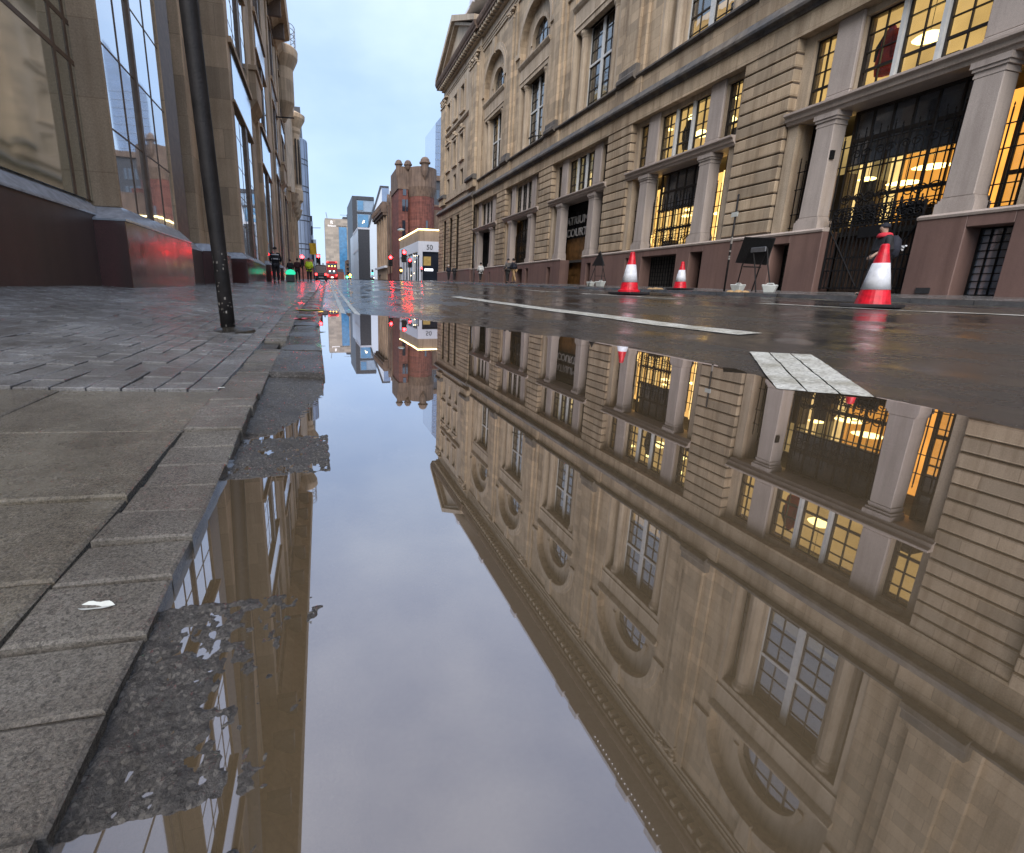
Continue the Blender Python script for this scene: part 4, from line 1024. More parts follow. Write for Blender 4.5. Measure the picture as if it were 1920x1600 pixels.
# beige old building
B_=bld('old_office_building','beige stone office with heavy cornice left of the red turreted building',(16.9,114,float(g_(114))))
mb=MB(); mb.box(.6,14,0,17,-1,17.2); mb.build('wall','beige_stone',B_)
mb=MB()
for k in range(4): mb.box(.1,.6,1+k*4,1.6+k*4,3.5,15.6)
for k in range(3): mb.box(.8+k*1.5,1.2+k*1.5,-.3,0,4,15)
mb.split('pilaster','beige_stone',B_)
mb=MB(); mb.box(-.6,14,-.3,17.5,16.2,16.9); mb.box(-.2,14,-.2,17.2,15.6,16.2); 
for k in range(9): mb.box(-.9,-.2,k*2-.2,k*2+.5,16.9,17.9)
mb.box(-.4,14,-.3,17,16.9,18.6); mb.build('cornice','old_brown_stone',B_)
mb=MB()
for z in (4.4,8.4,12.2):
    for k in range(4): mb.box(.5,.62,1.9+k*4,4.4+k*4,z,z+2.4)
    mb.box(2,4.4,-.06,.05,z,z+2.4)
mb.split('window','dark_glass',B_)
mb=MB(); mb.box(-.2,.5,-2,16,3.2,3.7); mb.lathe([(.1,0),(1.6,.0),(1.7,2.8),(.4,3.2)],(2.6,-2.4,-.2),10); mb.build('shop_canopy','white_cladding',B_)
# red turreted building
RT=bld('turreted_building','red sandstone building with a round domed corner tower',(17.4,98,float(g_(98))))
mb=MB(); mb.box(.3,12,6,15.5,-1,16.8); mb.build('wall','red_sandstone',RT)
mb=MB()
for k in range(2):
    mb.box(-.1,.4,8+k*4,9+k*4,2,17.6); mb.prism([(8.5+k*4,17.6),(11.5+k*4,17.6),(10+k*4,20.2)],0,.1,.8)
    mb.lathe([(.45,17.4),(.5,18.4),(0,19.4)],(.2,8.4+k*4,0),7)
mb.split('gable','old_brown_stone',RT)
mb=MB()
for z in (4.5,8.6,12.8):
    for k in range(2): mb.box(.2,.35,9.3+k*4,11.5+k*4,z,z+2.6)
mb.split('window','dark_glass',RT)
mb=MB(); mb.box(.5,8,0,8,-1,22.6); mb.box(.2,2.2,-.6,8,-1,22.6); mb.build('stair_tower','red_sandstone',RT)
mb=MB(); mb.lathe([(2.7,-1),(2.7,17.4),(3.0,18.4),(3.15,19),(3.15,22.6),(2.9,22.7),(0,22.9)],(5.2,.4,0),24); tw=mb.build('round_tower','red_sandstone',RT)
mb=MB(); mb.lathe([(2.74,17.2),(3.05,18.4),(3.22,19.0),(3.22,22.7),(3.0,22.8)],(5.2,.4,0),24); mb.box(.0,2.3,-.75,8,18.6,22.9); mb.build('tower_parapet','old_brown_stone',RT)
def pin(x,y,z,r,h): return MB().lathe([(.05,-h),(r*.55,-h*.75),(r*.8,-h*.5),(r*.85,-.5),(r*.9,-.3),(r*1.2,-.2),(r*1.2,.05),(r,.1),(r*.92,r*.55),(r*.6,r*.95),(.1,r*1.12),(0,r*1.2)],(x,y,z),14)
for (x,y,z,r,h) in ((.3,-.3,23.4,.7,4.4),(2.1,-.9,23.3,.72,1.2),(5.2,-2.9,23.4,.95,3.2)): pin(x,y,z,r,h).build('domed_pinnacle','old_brown_stone',RT,smooth=False)
mb=MB()
for (a,b,z0,z1) in ((.95,1.6,8,12.5),(.95,1.6,14.3,16.6),(1.75,2.15,14.3,16.6),(1.1,1.8,17.4,21.6),(.9,2.0,4,7)): mb.box(a,b,-.7,-.5,z0,z1)
for a,z0,z1 in ((-1.35,10,12.4),(-.55,19.2,21.8),(-2.5,19.2,21.6)): mb.box(5.2+2.7*math.cos(a)-.2,5.2+2.7*math.cos(a)+.2,.4+2.9*math.sin(a)-.2,.4+2.9*math.sin(a)+.1,z0,z1)
mb.build('window','dark_glass',RT)
mb=MB(); mb.box(8,14,1,15.5,-1,15.2); mb.build('rear_wall','old_brown_stone',RT)
# white corner shop with string of lights
K=bld('corner_shop','single-storey white shop numbered 50 with fairy lights along its roof',(17.5,78,float(g_(78))))
mb=MB(); mb.box(.35,16,.35,18,-.5,6.3); mb.build('wall','dark_interior',K)
mb=MB(); mb.box(0,16,0,.4,5.2,6.9); mb.box(0,.4,.4,18,5.2,6.9); mb.box(0,.75,0,.7,-.5,5.2)
for y in (4.6,9,13.5,17.3): mb.box(0,.4,y,y+.45,-.5,5.2)
mb.build('white_frame','white_cladding',K)
mb=MB(); mb.box(.05,16,.05,18,6.9,8.7); mb.build('grey_fascia','beige_stone',K)
mb=MB(); mb.box(-.06,16,-.06,.02,8.7,8.9); mb.box(-.06,.02,.02,18,8.7,8.9); mb.split('string_lights','fairy_lights',K)
mb=MB(); mb.box(.9,16,.28,.34,-.3,5.1); mb.box(.28,.34,.8,17,-.3,5.1); mb.build('shop_window','dark_glass',K)
mb=MB(); mb.box(1.0,2.3,.2,.26,2.9,4.4); mb.build('lit_poster','glow_room_dull',K)
mb=MB(); mb.box(1.2,2.7,.2,.26,2.0,2.35); mb.build('lit_sign','shop_sign_light',K)
for (y,z) in ((2,4.6),(3.4,4.7),(2.4,3.6),(6.5,4.2),(3,1.6),(6,1.3)):
    mb=MB(); mb.lathe([(0,-.08),(.08,0),(0,.08)],(-.06,y,z),8); mb.build('spot_lamp','warm_bulb',K)
text_mesh('50',1.15,.02,'lettering','charcoal_cladding',K,faceY(19.5,77.97,K.location.z+5.55),K.location)
# glass tower and dark block behind the stone building
G=bld('glass_tower','tall pale blue gridded glass tower peeping out behind the stone building',(39,150,float(g_(150))))
mb=MB(); mb.prism([(0,-2),(9,-2),(9,60),(1.7,50.5),(0,48.5)],1,0,14); mb.build('curtain_wall','blue_tower_glass',G)
mb=MB()
for k in range(24): mb.box(0,9,-.1,0,2+k*2.0,2.14+k*2.0)
for k in range(8): mb.box(.02+k*.95,.1+k*.95,-.1,0,-2,48.5)
mb.build('glazing_grid','blue_grey_cladding',G)
mb=MB(); mb.tube([(-6.8,-2,24.5),(-2.5,-2,30.5)],.28,6); mb.build('light_boom','fairy_lights',G)
mb=MB(); mb.box(-6,0,2,10,-2,26); mb.build('lower_wing','pale_cladding',G)
X_=bld('dark_block','blackened stone block wedged between the turreted building and the stone building',(31.2,120,float(g_(120))))
mb=MB(); mb.box(0,14,0,20,-2,26.4); mb.build('wall','charcoal_cladding',X_); mb=MB(); mb.box(-.4,14,-.5,20,25.4,26.6); mb.build('cornice','old_brown_stone',X_)
mb=MB()
for k in range(4):
    for z in (14,17.5,21): mb.box(.5+k*1.4,1.3+k*1.4,-.06,.05,z,z+2.2)
mb.split('window','dark_glass',X_)
# ------------------------------------------------------------------ street things
def rz(x,y): return float(road_full(np.array(x),np.array(y)))
def pz(x,y): return float(pav_z(np.array(x),np.array(y)))
def rpz(x,y): return float(rpav_z(np.array(x),np.array(y)))
# leaning black post on the left pavement
LP=thing('signpost','tall black post with flaking paint standing in the left pavement','post',(-.62,3.55,pz(-.62,3.55)-.01))
LP.rotation_euler=(0,-R(1.9),0)
mb=MB(); mb.tube([(0,0,-.3),(0,0,.5),(0,0,.9),(0,0,3.2),(0,0,6)],[.050,.049,.053,.056,.056],18); mb.build('shaft','pole_black',LP,smooth=True)
mb=MB()
for i in range(42):
    a=random.uniform(-2.6,-.4); z=abs(random.gauss(0,.55)); w=random.uniform(.002,.008); h=random.uniform(.004,.02); r=.0495-.001*z
    pts=[(r*math.cos(a+t*w/r),r*math.sin(a+t*w/r)) for t in (-1,1)]
    mb.add([(pts[0][0],pts[0][1],z),(pts[1][0],pts[1][1],z+random.uniform(-.004,.004)),(pts[1][0]*.998,pts[1][1]*.998,z+h),(pts[0][0]*.998,pts[0][1]*.998,z+h*.8)],[(0,1,2,3)])
mb.build('paint_flakes','flaking_paint',LP)
mb=MB(); mb.lathe([(.19,-.02),(.18,.008),(.1,.02),(.05,.035)],(0,0,0),16); mb.build('mortar_collar','joint_sand',LP)
# cones
def cone(loc,h,label,rot,ring=False):
    o=thing('traffic_cone',label,'cone',loc,'traffic cones along the road',rot); k=h/.75
    mb=MB(); s=.25*k; mb.box(-s,s,-s,s,.012,.05*k); mb.box(-s*.9,s*.9,-s*.9,s*.9,0,.012); mb.build('foot','black_rubber',o,bevel=.012*k)
    zz=[(.165,.05),(.16,.075),(.128,.25),(.083,.5),(.045,.69),(.04,.735),(.03,.75),(0,.75)]
    mb=MB(); mb.lathe([(r*k,z*k) for r,z in zz],(0,0,0),26)
    if ring: mb.lathe([(.19*k,.05*k),(.19*k,.08*k),(.165*k,.09*k)],(0,0,0),26)
    mb.build('cone_body','cone_red',o,smooth=False)
    def rr(z): return np.interp(z,[p[1] for p in zz[:-1]],[p[0] for p in zz[:-1]])
    mb=MB(); mb.lathe([(rr(.22)*k+.003,.22*k),(rr(.35)*k+.003,.35*k),(rr(.53)*k+.003,.53*k)],(0,0,0),26); mb.build('reflective_sleeve','cone_white',o,smooth=True)
    return o
cone((6.93,4.2,rz(6.93,4.2)),.79,'nearest red and white traffic cone, in front of the walker by the gate',.35)
cone((7.25,9.35,rz(7.25,9.35)),.98,'red and white traffic cone with a ringed foot, left of the other two',.2,True)
cone((12.2,13.1,rpz(12.2,13.1)),.94,'smallest looking traffic cone, on the far kerb between two others',.1)
# sign frames seen from behind
def easel(loc,label,poly,feet,joints,lean,rot=0):
    o=thing('road_sign',label,'road sign',loc,'temporary road signs on frames')
    return o
o=thing('road_sign','big black-backed temporary road sign on a folding frame beside a thin pole','road sign',(12.45,10.7,rpz(12.45,10.7)),'temporary road signs on frames'); b=o.location
def B3(mb,n,m,p=None,**k): return mb.build(n,m,p or o,loc=o.location,**k)
mb=MB(); P4=[(12.66,11.49,1.33),(12.66,10.46,1.21),(12.52,10.2,1.93),(12.52,11.18,2.06)]
mb.frustum([(p[0]-.012,p[1],p[2]) for p in P4],[(p[0]+.012,p[1],p[2]) for p in P4]); B3(mb,'sign_plate','sign_back',bevel=.008)
def ft(x,y): return (x,y,rpz(x,y)+.015)
mb=MB(); mb.tube([ft(12.85,11.5),(12.62,11.2,1.25),(12.58,10.98,1.72),(12.56,10.42,1.66),(12.62,10.62,1.2),ft(12.85,10.95)],.018,7); mb.tube([(12.66,11.19,1.2),(12.66,10.62,1.16)],.018,7); B3(mb,'front_legs','pole_black')
mb=MB(); mb.tube([ft(12.3,10.35),(12.46,10.62,1.1),(12.53,10.85,1.7),(12.53,10.4,1.66),(12.46,10.25,1.2),ft(12.28,9.88)],.018,7); B3(mb,'rear_legs','pole_black')
mb=MB(); mb.box(12.48,12.53,10.42,10.88,1.58,1.72); B3(mb,'hinge_bracket','grey_steel',bevel=.01)
o=thing('road_sign','small triangular temporary road sign on a thin frame further along the far pavement','road sign',(12.6,18.4,rpz(12.6,18.4)),'temporary road signs on frames')
mb=MB(); mb.prism([(18.98,1.56),(18.02,1.53),(18.43,2.2)],0,12.56,12.6); B3(mb,'sign_plate','sign_back',bevel=.01)
mb=MB()
for (ya,yb,x) in ((18.95,18.75,12.8),(18.05,18.2,12.8)): mb.tube([ft(x,ya),(12.58,yb,1.6)],.015,6)
mb.tube([(12.7,18.85,1.1),(12.7,18.12,1.08)],.014,6); B3(mb,'front_legs','pole_black')
mb=MB()
for (ya,yb) in ((18.8,18.65),(17.85,18.1)): mb.tube([ft(12.35,ya),(12.56,yb,1.6)],.015,6)
B3(mb,'rear_legs','pole_black')
def block(x,y,rot,label,s=1):
    o=thing('ballast_block',label,'weight',(x,y,rpz(x,y)),'white weights at the feet of the sign frames',rot)
    mb=MB(); mb.frustum([(-.09*s,-.1*s,0),(.09*s,-.1*s,0),(.09*s,.1*s,0),(-.09*s,.1*s,0)],[(-.13*s,-.15*s,.19*s),(.12*s,-.15*s,.2*s),(.12*s,.16*s,.19*s),(-.13*s,.16*s,.2*s)]); bd=mb.build('block','white_plastic',o,bevel=.02)
    mb=MB(); mb.tube([(0,-.08*s,.19*s),(0,-.06*s,.225*s),(0,.06*s,.225*s),(0,.08*s,.19*s)],.012*s,6); mb.build('handle','white_plastic',o)
block(12.42,11.05,.1,'white weight at the left foot of the big sign frame',1.1)
block(12.3,9.95,.5,'tilted white weight at the right foot of the big sign frame',1.15)
block(12.4,17.95,.2,'white weight at the right foot of the small triangular sign frame',1.25)
block(12.5,18.85,.1,'white weight at the left foot of the small triangular sign frame',1.1)
# thin pole beside the frame
o=thing('sign_pole','thin black pole with a small pale plate and torn stickers beside the big sign frame','post',(12.4,11.5,rpz(12.4,11.5)))
mb=MB(); mb.tube([(0,0,-.1),(0,0,2.84)],.027,10); mb.build('shaft','pole_black',o,smooth=True)
mb=MB(); mb.box(-.05,-.03,-.11,.11,2.2,2.33); mb.build('plate','white_plastic',o)
mb=MB()
for z,h in ((1.42,.2),(1.18,.05),(1.02,.05),(.95,.06)): mb.lathe([(.029,z),(.029,z+h)],(0,0,0),10)
mb.split('sticker','flaking_paint',o)
for (x,y,l) in ((15.9,28.9,'short grey bollard post before the doorway of the long stone building'),): pass
def post(x,y,h,label,r=.035,m='grey_steel'):
    o=thing('street_post',label,'post',(x,y,rpz(x,y)))
    mb=MB(); mb.tube([(0,0,-.1),(0,0,h)],r,8); mb.build('shaft',m,o,smooth=True); mb=MB(); mb.lathe([(r*1.5,h),(r*1.5,h+.06),(0,h+.1)],(0,0,0),8); mb.build('cap',m,o)
post(12.3,34.6,2.9,'grey post on the far kerb beside the couple walking')
post(12.3,52.5,1.3,'short post on the far kerb beside the pair walking away')
# small grit heaps and litter on the far kerb
for x,y,l in ((11.95,10.6,'scrap of yellow and white rubbish lying on the far kerb below the big sign frame'),(11.9,13.9,'scrap of pale rubbish lying on the far kerb left of the smallest cone')):
    o=thing('litter',l,'litter',(x,y,rpz(x,y)),None,.2)
    mb=MB(); mb.lathe([(.0,.07),(.07,.06),(.12,.02),(.13,0)],(0,0,0),7); mb.lathe([(.0,.06),(.06,.05),(.1,.02),(.11,0)],(.02,.24,0),7); mb.build('crumpled_sheet','tan_cloth',o); mb=MB(); mb.lathe([(.0,.05),(.06,.045),(.1,.02),(.11,0)],(-.02,-.2,0),6); mb.build('paper','tan_cloth',o)
# vents and lamp on the stone building are its parts
mb=MB(); mb.box(15.33,15.37,8.12,8.4,.47,.62); P(mb,'wall_vent','dark_interior')
mb=MB(); mb.box(15.55,15.7,11.36,11.56,4.5,4.75); mb.tube([(15.6,11.45,4.5),(15.6,11.45,2.6)],.02,6); P(mb,'alarm_box','iron')
mb=MB(); mb.tube([(15.7,31.0,10.9),(14.9,31.0,10.75)],.035,6); mb.tube([(14.95,31,10.75),(14.7,31,10.6)],.06,6); P(mb,'floodlight','iron')
# leaves
def leaf(loc,L,Wd,rot,label,m,curl=.15,tilt=0):
    mb=MB(); n=9; rows=[]
    for i in range(n+1):
        t=i/n; w=Wd*math.sin(PI*min(1,t*1.02))**.8*(.9+.25*math.sin(t*9)) if 0<i<n else .0005
        rows.append([((t-.5)*L,s*w/2,.004+curl*L*(abs(t-.5)*.4)+abs(s)*w*.18) for s in (-1,-.5,0,.5,1)])
    mb.grid(rows); o=mb.build('fallen_leaf',m,None); o.location=loc; o.rotation_euler=(0,tilt,rot); tag(o,label,'leaf')
    return o
leaf((-.27,.552,pz(-.27,.552)-.008),.042,.019,-.12,'pale leaf lying on the near paving bricks beside the puddle','pale_leaf')
leaf((-.13,4.45,pz(-.3,4.45)+.006),.17,.11,.5,'bright red leaf on the left kerb stones','red_leaf',.3)
leaf((-.08,5.6,pz(-.3,5.6)+.006),.4,.12,-.2,'yellow green leaf spray on the left kerb stones','yellow_green_leaf',.12)
leaf((-.33,1.66,pz(-.33,1.66)+.003),.025,.012,.0,'tiny pale fleck on the paving bricks by the sunken kerb','pale_leaf')
# ------------------------------------------------------------------ traffic signals
def signal(loc,h,label,lit='red',heading=0,pole=True,s=1.,lm=None,face=-1,board=True):
    """pole and head with three lamps facing -Y"""
    o=thing('traffic_light',label,'traffic light',loc,'traffic signals')
    if pole: mb=MB(); mb.tube([(0,.12,-.1),(0,.12,h)],.055,8); mb.build('pole','iron',o)
    mb=MB(); mb.box(-.16*s,.16*s,-.1,.1,h-.95*s,h+.05); hd=mb.build('signal_head','black_rubber',o)
    if board: mb=MB(); mb.box(-.23*s,.23*s,.06,.09,h-1.02*s,h+.12); mb.build('backing_board','sign_back',o)
    for i,cn in enumerate(('red','amber','green')):
        z=h-.12*s-i*.31*s; on=(cn==lit); r=.165*s if on else .1*s  # lit lens drawn oversize to stand for its glow
        mb=MB(); mb.lathe([(0,-.03),(r*.8,-.02),(r,0)],(0,0,0),14)
        mb.v=[(p[0],p[2]-.105,p[1]+z) for p in mb.v]; mb.build('lens',({'red':'red_light','amber':'amber_light','green':'green_light'}[cn]) if on else 'black_rubber',hd)
        mb=MB(); mb.lathe([(.13*s,0),(.13*s,.14)],(0,0,0),10,PI*.0,PI); mb.v=[(p[0],-.1-p[2],p[1]+z) for p in mb.v]; mb.build('hood','black_rubber',hd)
    return o
def gzr(x,y): return float(g_(y))+.3
signal((10.73,66,gzr(0,66)),3.35,'leftmost red traffic signal at the junction ahead, before the beige building','red',s=1.35)
signal((11.94,62,gzr(0,62)),3.9,'highest red traffic signal at the junction, before the white corner shop','red',s=1.45)
signal((13.55,66,gzr(0,66)),3.0,'smaller red traffic signal just right of the highest one','red',s=1.15)
signal((16.7,72,gzr(0,72)),2.05,'low red crossing signal in front of the dark shop window','red',s=.7,board=False)
signal((12.34,66.5,gzr(0,66)),1.85,'low amber crossing signal under the highest red signal','amber',s=1.0,board=False)
signal((-1.0,45,pz(-1.,45)),2.3,'red signal on the left pavement between the two policemen','red',s=1.0,board=False)
signal((.62,62,pz(.4,62)),3.2,'red signal under the yellow sheet at the end of the left pavement','red',s=1.2)
signal((16.5,180,gzr(0,180)),4.2,'leftmost of three green signals far down the street','green',s=2.2,board=False)
signal((18.2,178,gzr(0,180)),3.6,'middle one of three green signals far down the street','green',s=2.0,board=False)
signal((21.6,176,gzr(0,180)),3.7,'rightmost of three green signals far down the street','green',s=2.0,board=False)
o=thing('street_pole','plain dark pole standing before the white corner shop','post',(15.3,68,gzr(0,68)))
mb=MB(); mb.tube([(0,0,-.1),(0,0,3.6)],.09,8); mb.build('shaft','iron',o)
mb=MB(); mb.lathe([(.12,3.5),(.12,3.7),(0,3.75)],(0,0,0),8); mb.build('cap','iron',o)
o=thing('street_lamp','wall-hung street lamp with a pale oval head before the turreted building','lamp',(17.45,94,12.2-.2))
mb=MB(); mb.lathe([(0,-.25),(.5,-.18),(.75,0),(.5,.16),(0,.22)],(0,0,0),14); mb.v=[(p[0],p[1]*1.6,p[2]) for p in mb.v]; mb.build('lamp_head','van_pale',o,smooth=True)
mb=MB(); mb.tube([(0,0,.2),(.1,1,.7),(.3,9.5,.8)],.06,6); mb.build('bracket','iron',o)
o=thing('hanging_sheet','yellow sheet hanging on a post above the red signal at the left pavement end','sheet',(-.02,55,pz(-.02,55)))
mb=MB(); mb.grid([[(x,.03*math.sin(x*9+z*2),z) for x in np.linspace(-.36,.36,9)] for z in np.linspace(2.9,4.15,8)]); mb.v=[(p[0]+(4.2-p[2])*.06,p[1],p[2]) for p in mb.v]; mb.build('sheet','yellow_sheet',o)
mb=MB(); mb.box(-.36,.36,.04,.06,2.95,4.15); mb.tube([(.1,.1,0),(.1,.1,4.2)],.04,6); mb.build('support','iron',o)
# glowing green lamp box on the pavement
o=thing('work_light','green glowing work light on the pavement behind the policeman in black','lamp',(-1.55,33,pz(-1.55,33)))
mb=MB(); mb.box(-.3,.25,-.2,.2,0,.5); mb.build('case','grey_cloth',o,bevel=.05); mb=MB(); mb.lathe([(.3,.5),(.34,.62),(.22,.8),(0,.86)],(0,0,0),12); mb.build('lamp','green_soft',o,smooth=True)
# ------------------------------------------------------------------ vehicles
def wheel(o,x,y,r,w):
    mb=MB(); mb.tube([(x-w/2,y,r),(x+w/2,y,r)],r,16); t=mb.build('wheel','tyre',o)
    mb=MB(); mb.tube([(x-w/2-.02,y,r),(x+w/2+.02,y,r)],r*.55,10); mb.build('rim','grey_steel',t)
bus=thing('double_decker_bus','red double-decker bus seen from behind far down the street','bus',(4.1,110,float(g_(110))),None,-.03)
mb=MB(); mb.box(-1.2,1.2,0,10.5,.35,4.3); mb.build('body','bus_red',bus,bevel=.15)
mb=MB(); mb.box(-1.05,1.05,-.03,.05,2.9,3.75); mb.box(-1.0,1.0,-.03,.05,1.4,2.3); mb.box(-1.22,-1.18,.6,10,2.8,3.7); mb.box(1.18,1.22,.6,10,2.8,3.7); mb.box(-1.22,-1.18,.6,10,1.4,2.4); mb.box(1.18,1.22,.6,10,1.4,2.4); mb.build('window','dark_glass',bus)
for x in (-1,1):
    mb=MB(); mb.box(x-.14,x+.14,-.06,.02,.95,1.3); mb.build('tail_light','tail_red',bus); mb=MB(); mb.box(x-.16,x+.16,-.06,.02,4.0,4.2); mb.build('marker_light','tail_red',bus)
for x in (-.7,0,.7): mb=MB(); mb.box(x-.1,x+.1,-.06,.02,3.05,3.25); mb.build('saloon_light','amber_light',bus)
for x in (-.5,.45): mb=MB(); mb.box(x-.14,x+.14,-.06,.02,1.9,2.15); mb.build('saloon_light','white_light',bus)
mb=MB(); mb.box(-.25,.25,-.06,.02,.55,.75); mb.build('number_plate','white_light',bus)
for y in (2,8): wheel(bus,-1.1,y,.48,.3); wheel(bus,1.1,y,.48,.3)
def car(name,label,cat,loc,rot,h,w,l,m,tail=True,scale=1,glassm='dark_glass'):
    o=thing(name,label,cat,loc,None,rot)
    mb=MB(); mb.prism([(0,.35),(0,1.0),(.15,1.1),(.5,h),(l*.62,h),(l*.78,1.1),(l,.95),(l,.35)],0,-w/2,w/2); mb.build('body',m,o,bevel=.08)
    mb=MB(); mb.frustum([(-w*.42,.1,1.12),(w*.42,.1,1.12),(w*.42,.16,1.12),(-w*.42,.16,1.12)],[(-w*.38,.4,h-.1),(w*.38,.4,h-.1),(w*.38,.46,h-.1),(-w*.38,.46,h-.1)]); mb.build('rear_window',glassm,o)
    for x in (-1,1):
        mb=MB(); mb.box(x*w*.42-.12,x*w*.42+.12,-.05,.05,.85,1.1); mb.build('tail_light' if tail else 'headlight','tail_red' if tail else 'white_light',o)
    mb=MB(); mb.box(-.3,.3,-.05,.03,.55,.68); mb.build('number_plate','white_plastic',o)
    for y in (l*.2,l*.8): wheel(o,-w/2+.1,y,.34,.22); wheel(o,w/2-.1,y,.34,.22)
    return o
c_=car('parked_van','dark van with red tail lights parked by the left kerb behind the yellow-jacketed person','van',(.86,60,float(g_(60))-.12),-.02,2.1,1.4,4.6,'car_dark',glassm='car_dark')
mb=MB(); mb.box(-.6,.6,.4,2.6,2.1,2.17); mb.build('roof_bar','white_plastic',c_); mb=MB(); mb.box(-.5,-.3,.9,1.2,2.17,2.4); mb.box(.2,.4,.9,1.2,2.17,2.4); mb.build('roof_lamp','white_plastic',c_)
v_=car('delivery_van','pale box van standing under the green signals far down the street','van',(18.0,170,float(g_(170))),0,3.2,2.2,5.5,'van_pale')
c3=car('oncoming_car','small dark car with bright headlights far ahead left of the green signals','car',(14.0,190,float(g_(190))),0,1.5,1.8,4.2,'car_dark',False)
mb=MB(); mb.lathe([(0,-.5),(.5,0),(0,.5)],(.2,-.1,2.0),10); mb.build('roof_light','amber_light',c3)
for x in (-1.0,.95): mb=MB(); mb.box(x-.3,x+.3,-.1,0,.9,1.5); mb.build('side_light','green_light',c3)
c4=car('parked_car','dark car with white headlights at the right of the far street','car',(20,165,float(g_(165))),0,1.5,1.8,4.2,'car_dark',False)
c5=car('parked_car','small pale car with headlights below the charcoal clad block','car',(15.6,172,float(g_(172))),0,1.5,1.8,4.2,'van_pale',False)
# ------------------------------------------------------------------ people
def skin_obj(name,V,E,Rd,m,parent,root=0,sub=1):
    me=bpy.data.meshes.new(name); me.from_pydata(V,E,[]); me.materials.append(MT[m])
    o=bpy.data.objects.new(name,me); col.objects.link(o); o.parent=parent
    md=o.modifiers.new('skin','SKIN'); md.use_smooth_shade=True
    for i,r in enumerate(Rd):
        me.skin_vertices[0].data[i].radius=(r if isinstance(r,tuple) else (r,r)); me.skin_vertices[0].data[i].use_root=(i==root)
    if sub: s=o.modifiers.new('sub','SUBSURF'); s.levels=sub; s.render_levels=sub
    return o
def person(label,loc,rot,h,top,bottom,stride=.25,arms=(.15,-.15),bend=(.25,.25),hat=None,hair='dark_hair',lean=0.,jacket=.84,group=None,look=0):
    o=thing('person',label,'person',loc,group,rot); k=h/1.75
    def S(*p): return (p[0]*k,p[1]*k,p[2]*k)
    V=[];E=[];Rd=[]
    def add(p,r,par=None):
        V.append(S(*p)); Rd.append(tuple(x*k for x in r) if isinstance(r,tuple) else r*k)
        if par is not None: E.append((par,len(V)-1))
        return len(V)-1
    L=lean
    pel=add((0,0,.95),(.155,.11)); wa=add((0,L*.2,1.1),(.14,.1),pel); ch=add((0,L*.5,1.3),(.165,.115),wa); nb=add((0,L*.8,1.46),(.075,.07),ch); ne=add((0,L*.9+.01,1.52),.055,nb)
    hd=add((0,L+.03,1.6),(.075,.088),ne); hd2=add((0,L+.03,1.68),(.074,.09),hd); tp=add((0,L+.02,1.735),(.045,.055),hd2)
    nose=add((look*.03,L+.115,1.615),.014,hd)
    legs=[];armsV=[]
    for s in (-1,1):
        st=stride*s
        hp=add((s*.09,0,.9),(.095,.1),pel); kn=add((s*.1,st*.55+.03,.49),(.06,.065),hp); an=add((s*.1,st-.02*abs(st)*4,.1+max(0,-st)*.18),.04,kn); he=add((s*.1,st+.02,.045+max(0,-st)*.15),.042,an); to=add((s*.11,st+.17,.03+max(0,-st)*.05),(.042,.025),he)
        legs.append((hp,kn,an,he,to))
        a=arms[0] if s<0 else arms[1]; b=bend[0] if s<0 else bend[1]
        sh=add((s*.19,L*.7,1.4),.06,ch); el=add((s*.25,L*.7+a*.5-.02,1.13),.045,sh); wr=add((s*.24,L*.7+a+b*.5,.9+b*.35),.03,el); pm=add((s*.235,L*.7+a+b*.6+.02,.83+b*.42),(.036,.018),wr)
        for q in range(4): 
            f1=add((s*.235-s*.012,L*.7+a+b*.65+.02+(q-1.5)*.017,.775+b*.45-.004*abs(q-1.3)),.0085,pm); add((s*.235-s*.03,L*.7+a+b*.65+.03+(q-1.5)*.016,.745+b*.46+.006*abs(q-1.3)),.0075,f1)
        th=add((s*.225,L*.7+a+b*.6+.06,.82+b*.42),.010,pm); add((s*.215,L*.7+a+b*.6+.075,.79+b*.43),.008,th)
        armsV.append((sh,el,wr))
    skin_obj('body',V,E,Rd,'skin',o)
    # clothing follows the same joints
    jv=[V[pel],V[wa],V[ch],S(0,L*.75,1.455)]; jr=[(.185*k,.14*k),(.18*k,.135*k),(.2*k,.14*k),(.1*k,.085*k)]; je=[(0,1),(1,2),(2,3)]
    hem=len(jv); jv.append(S(0,0,jacket)); jr.append((.185*k,.14*k)); je.append((0,hem))
    for (sh,el,wr) in armsV:
        i=len(jv); jv+= [V[sh],V[el],tuple(V[el][q]*.12+V[wr][q]*.88 for q in range(3))]; jr+=[.082*k,.066*k,.05*k]; je+=[(2,i),(i,i+1),(i+1,i+2)]
    skin_obj('jacket',jv,je,jr,top,o)
    tv=[S(0,0,.97)]; tr=[(.17*k,.125*k)]; te=[]
    for (hp,kn,an,he,to) in legs:
        i=len(tv); tv+=[V[hp],V[kn],tuple(V[an][q] for q in range(3))]; tr+=[(.115*k,.118*k),.082*k,.064*k]; te+=[(0,i),(i,i+1),(i+1,i+2)]
    skin_obj('trousers',tv,te,tr,bottom,o)
    for (hp,kn,an,he,to) in legs:
        skin_obj('shoe',[V[an],V[he],V[to]],[(0,1),(1,2)],[.046*k,.05*k,(.05*k,.034*k)],'shoe_black',o)
    mb=MB(); c=S(0,L+.015,1.665); r=.092*k
    if hat: mb.lathe([(r*1.04,-.02*k),(r*1.06,.02*k),(r*.95,.06*k),(r*.55,.095*k),(0,.108*k)],c,14); mb.build('cap',hat,o,smooth=True)
    else: mb.lathe([(r*.8,-.07*k),(r*1.0,-.02*k),(r*1.02,.03*k),(r*.6,.085*k),(0,.1*k)],(c[0],c[1]-.012*k,c[2]),14); mb.build('hair',hair,o,smooth=True)
    return o
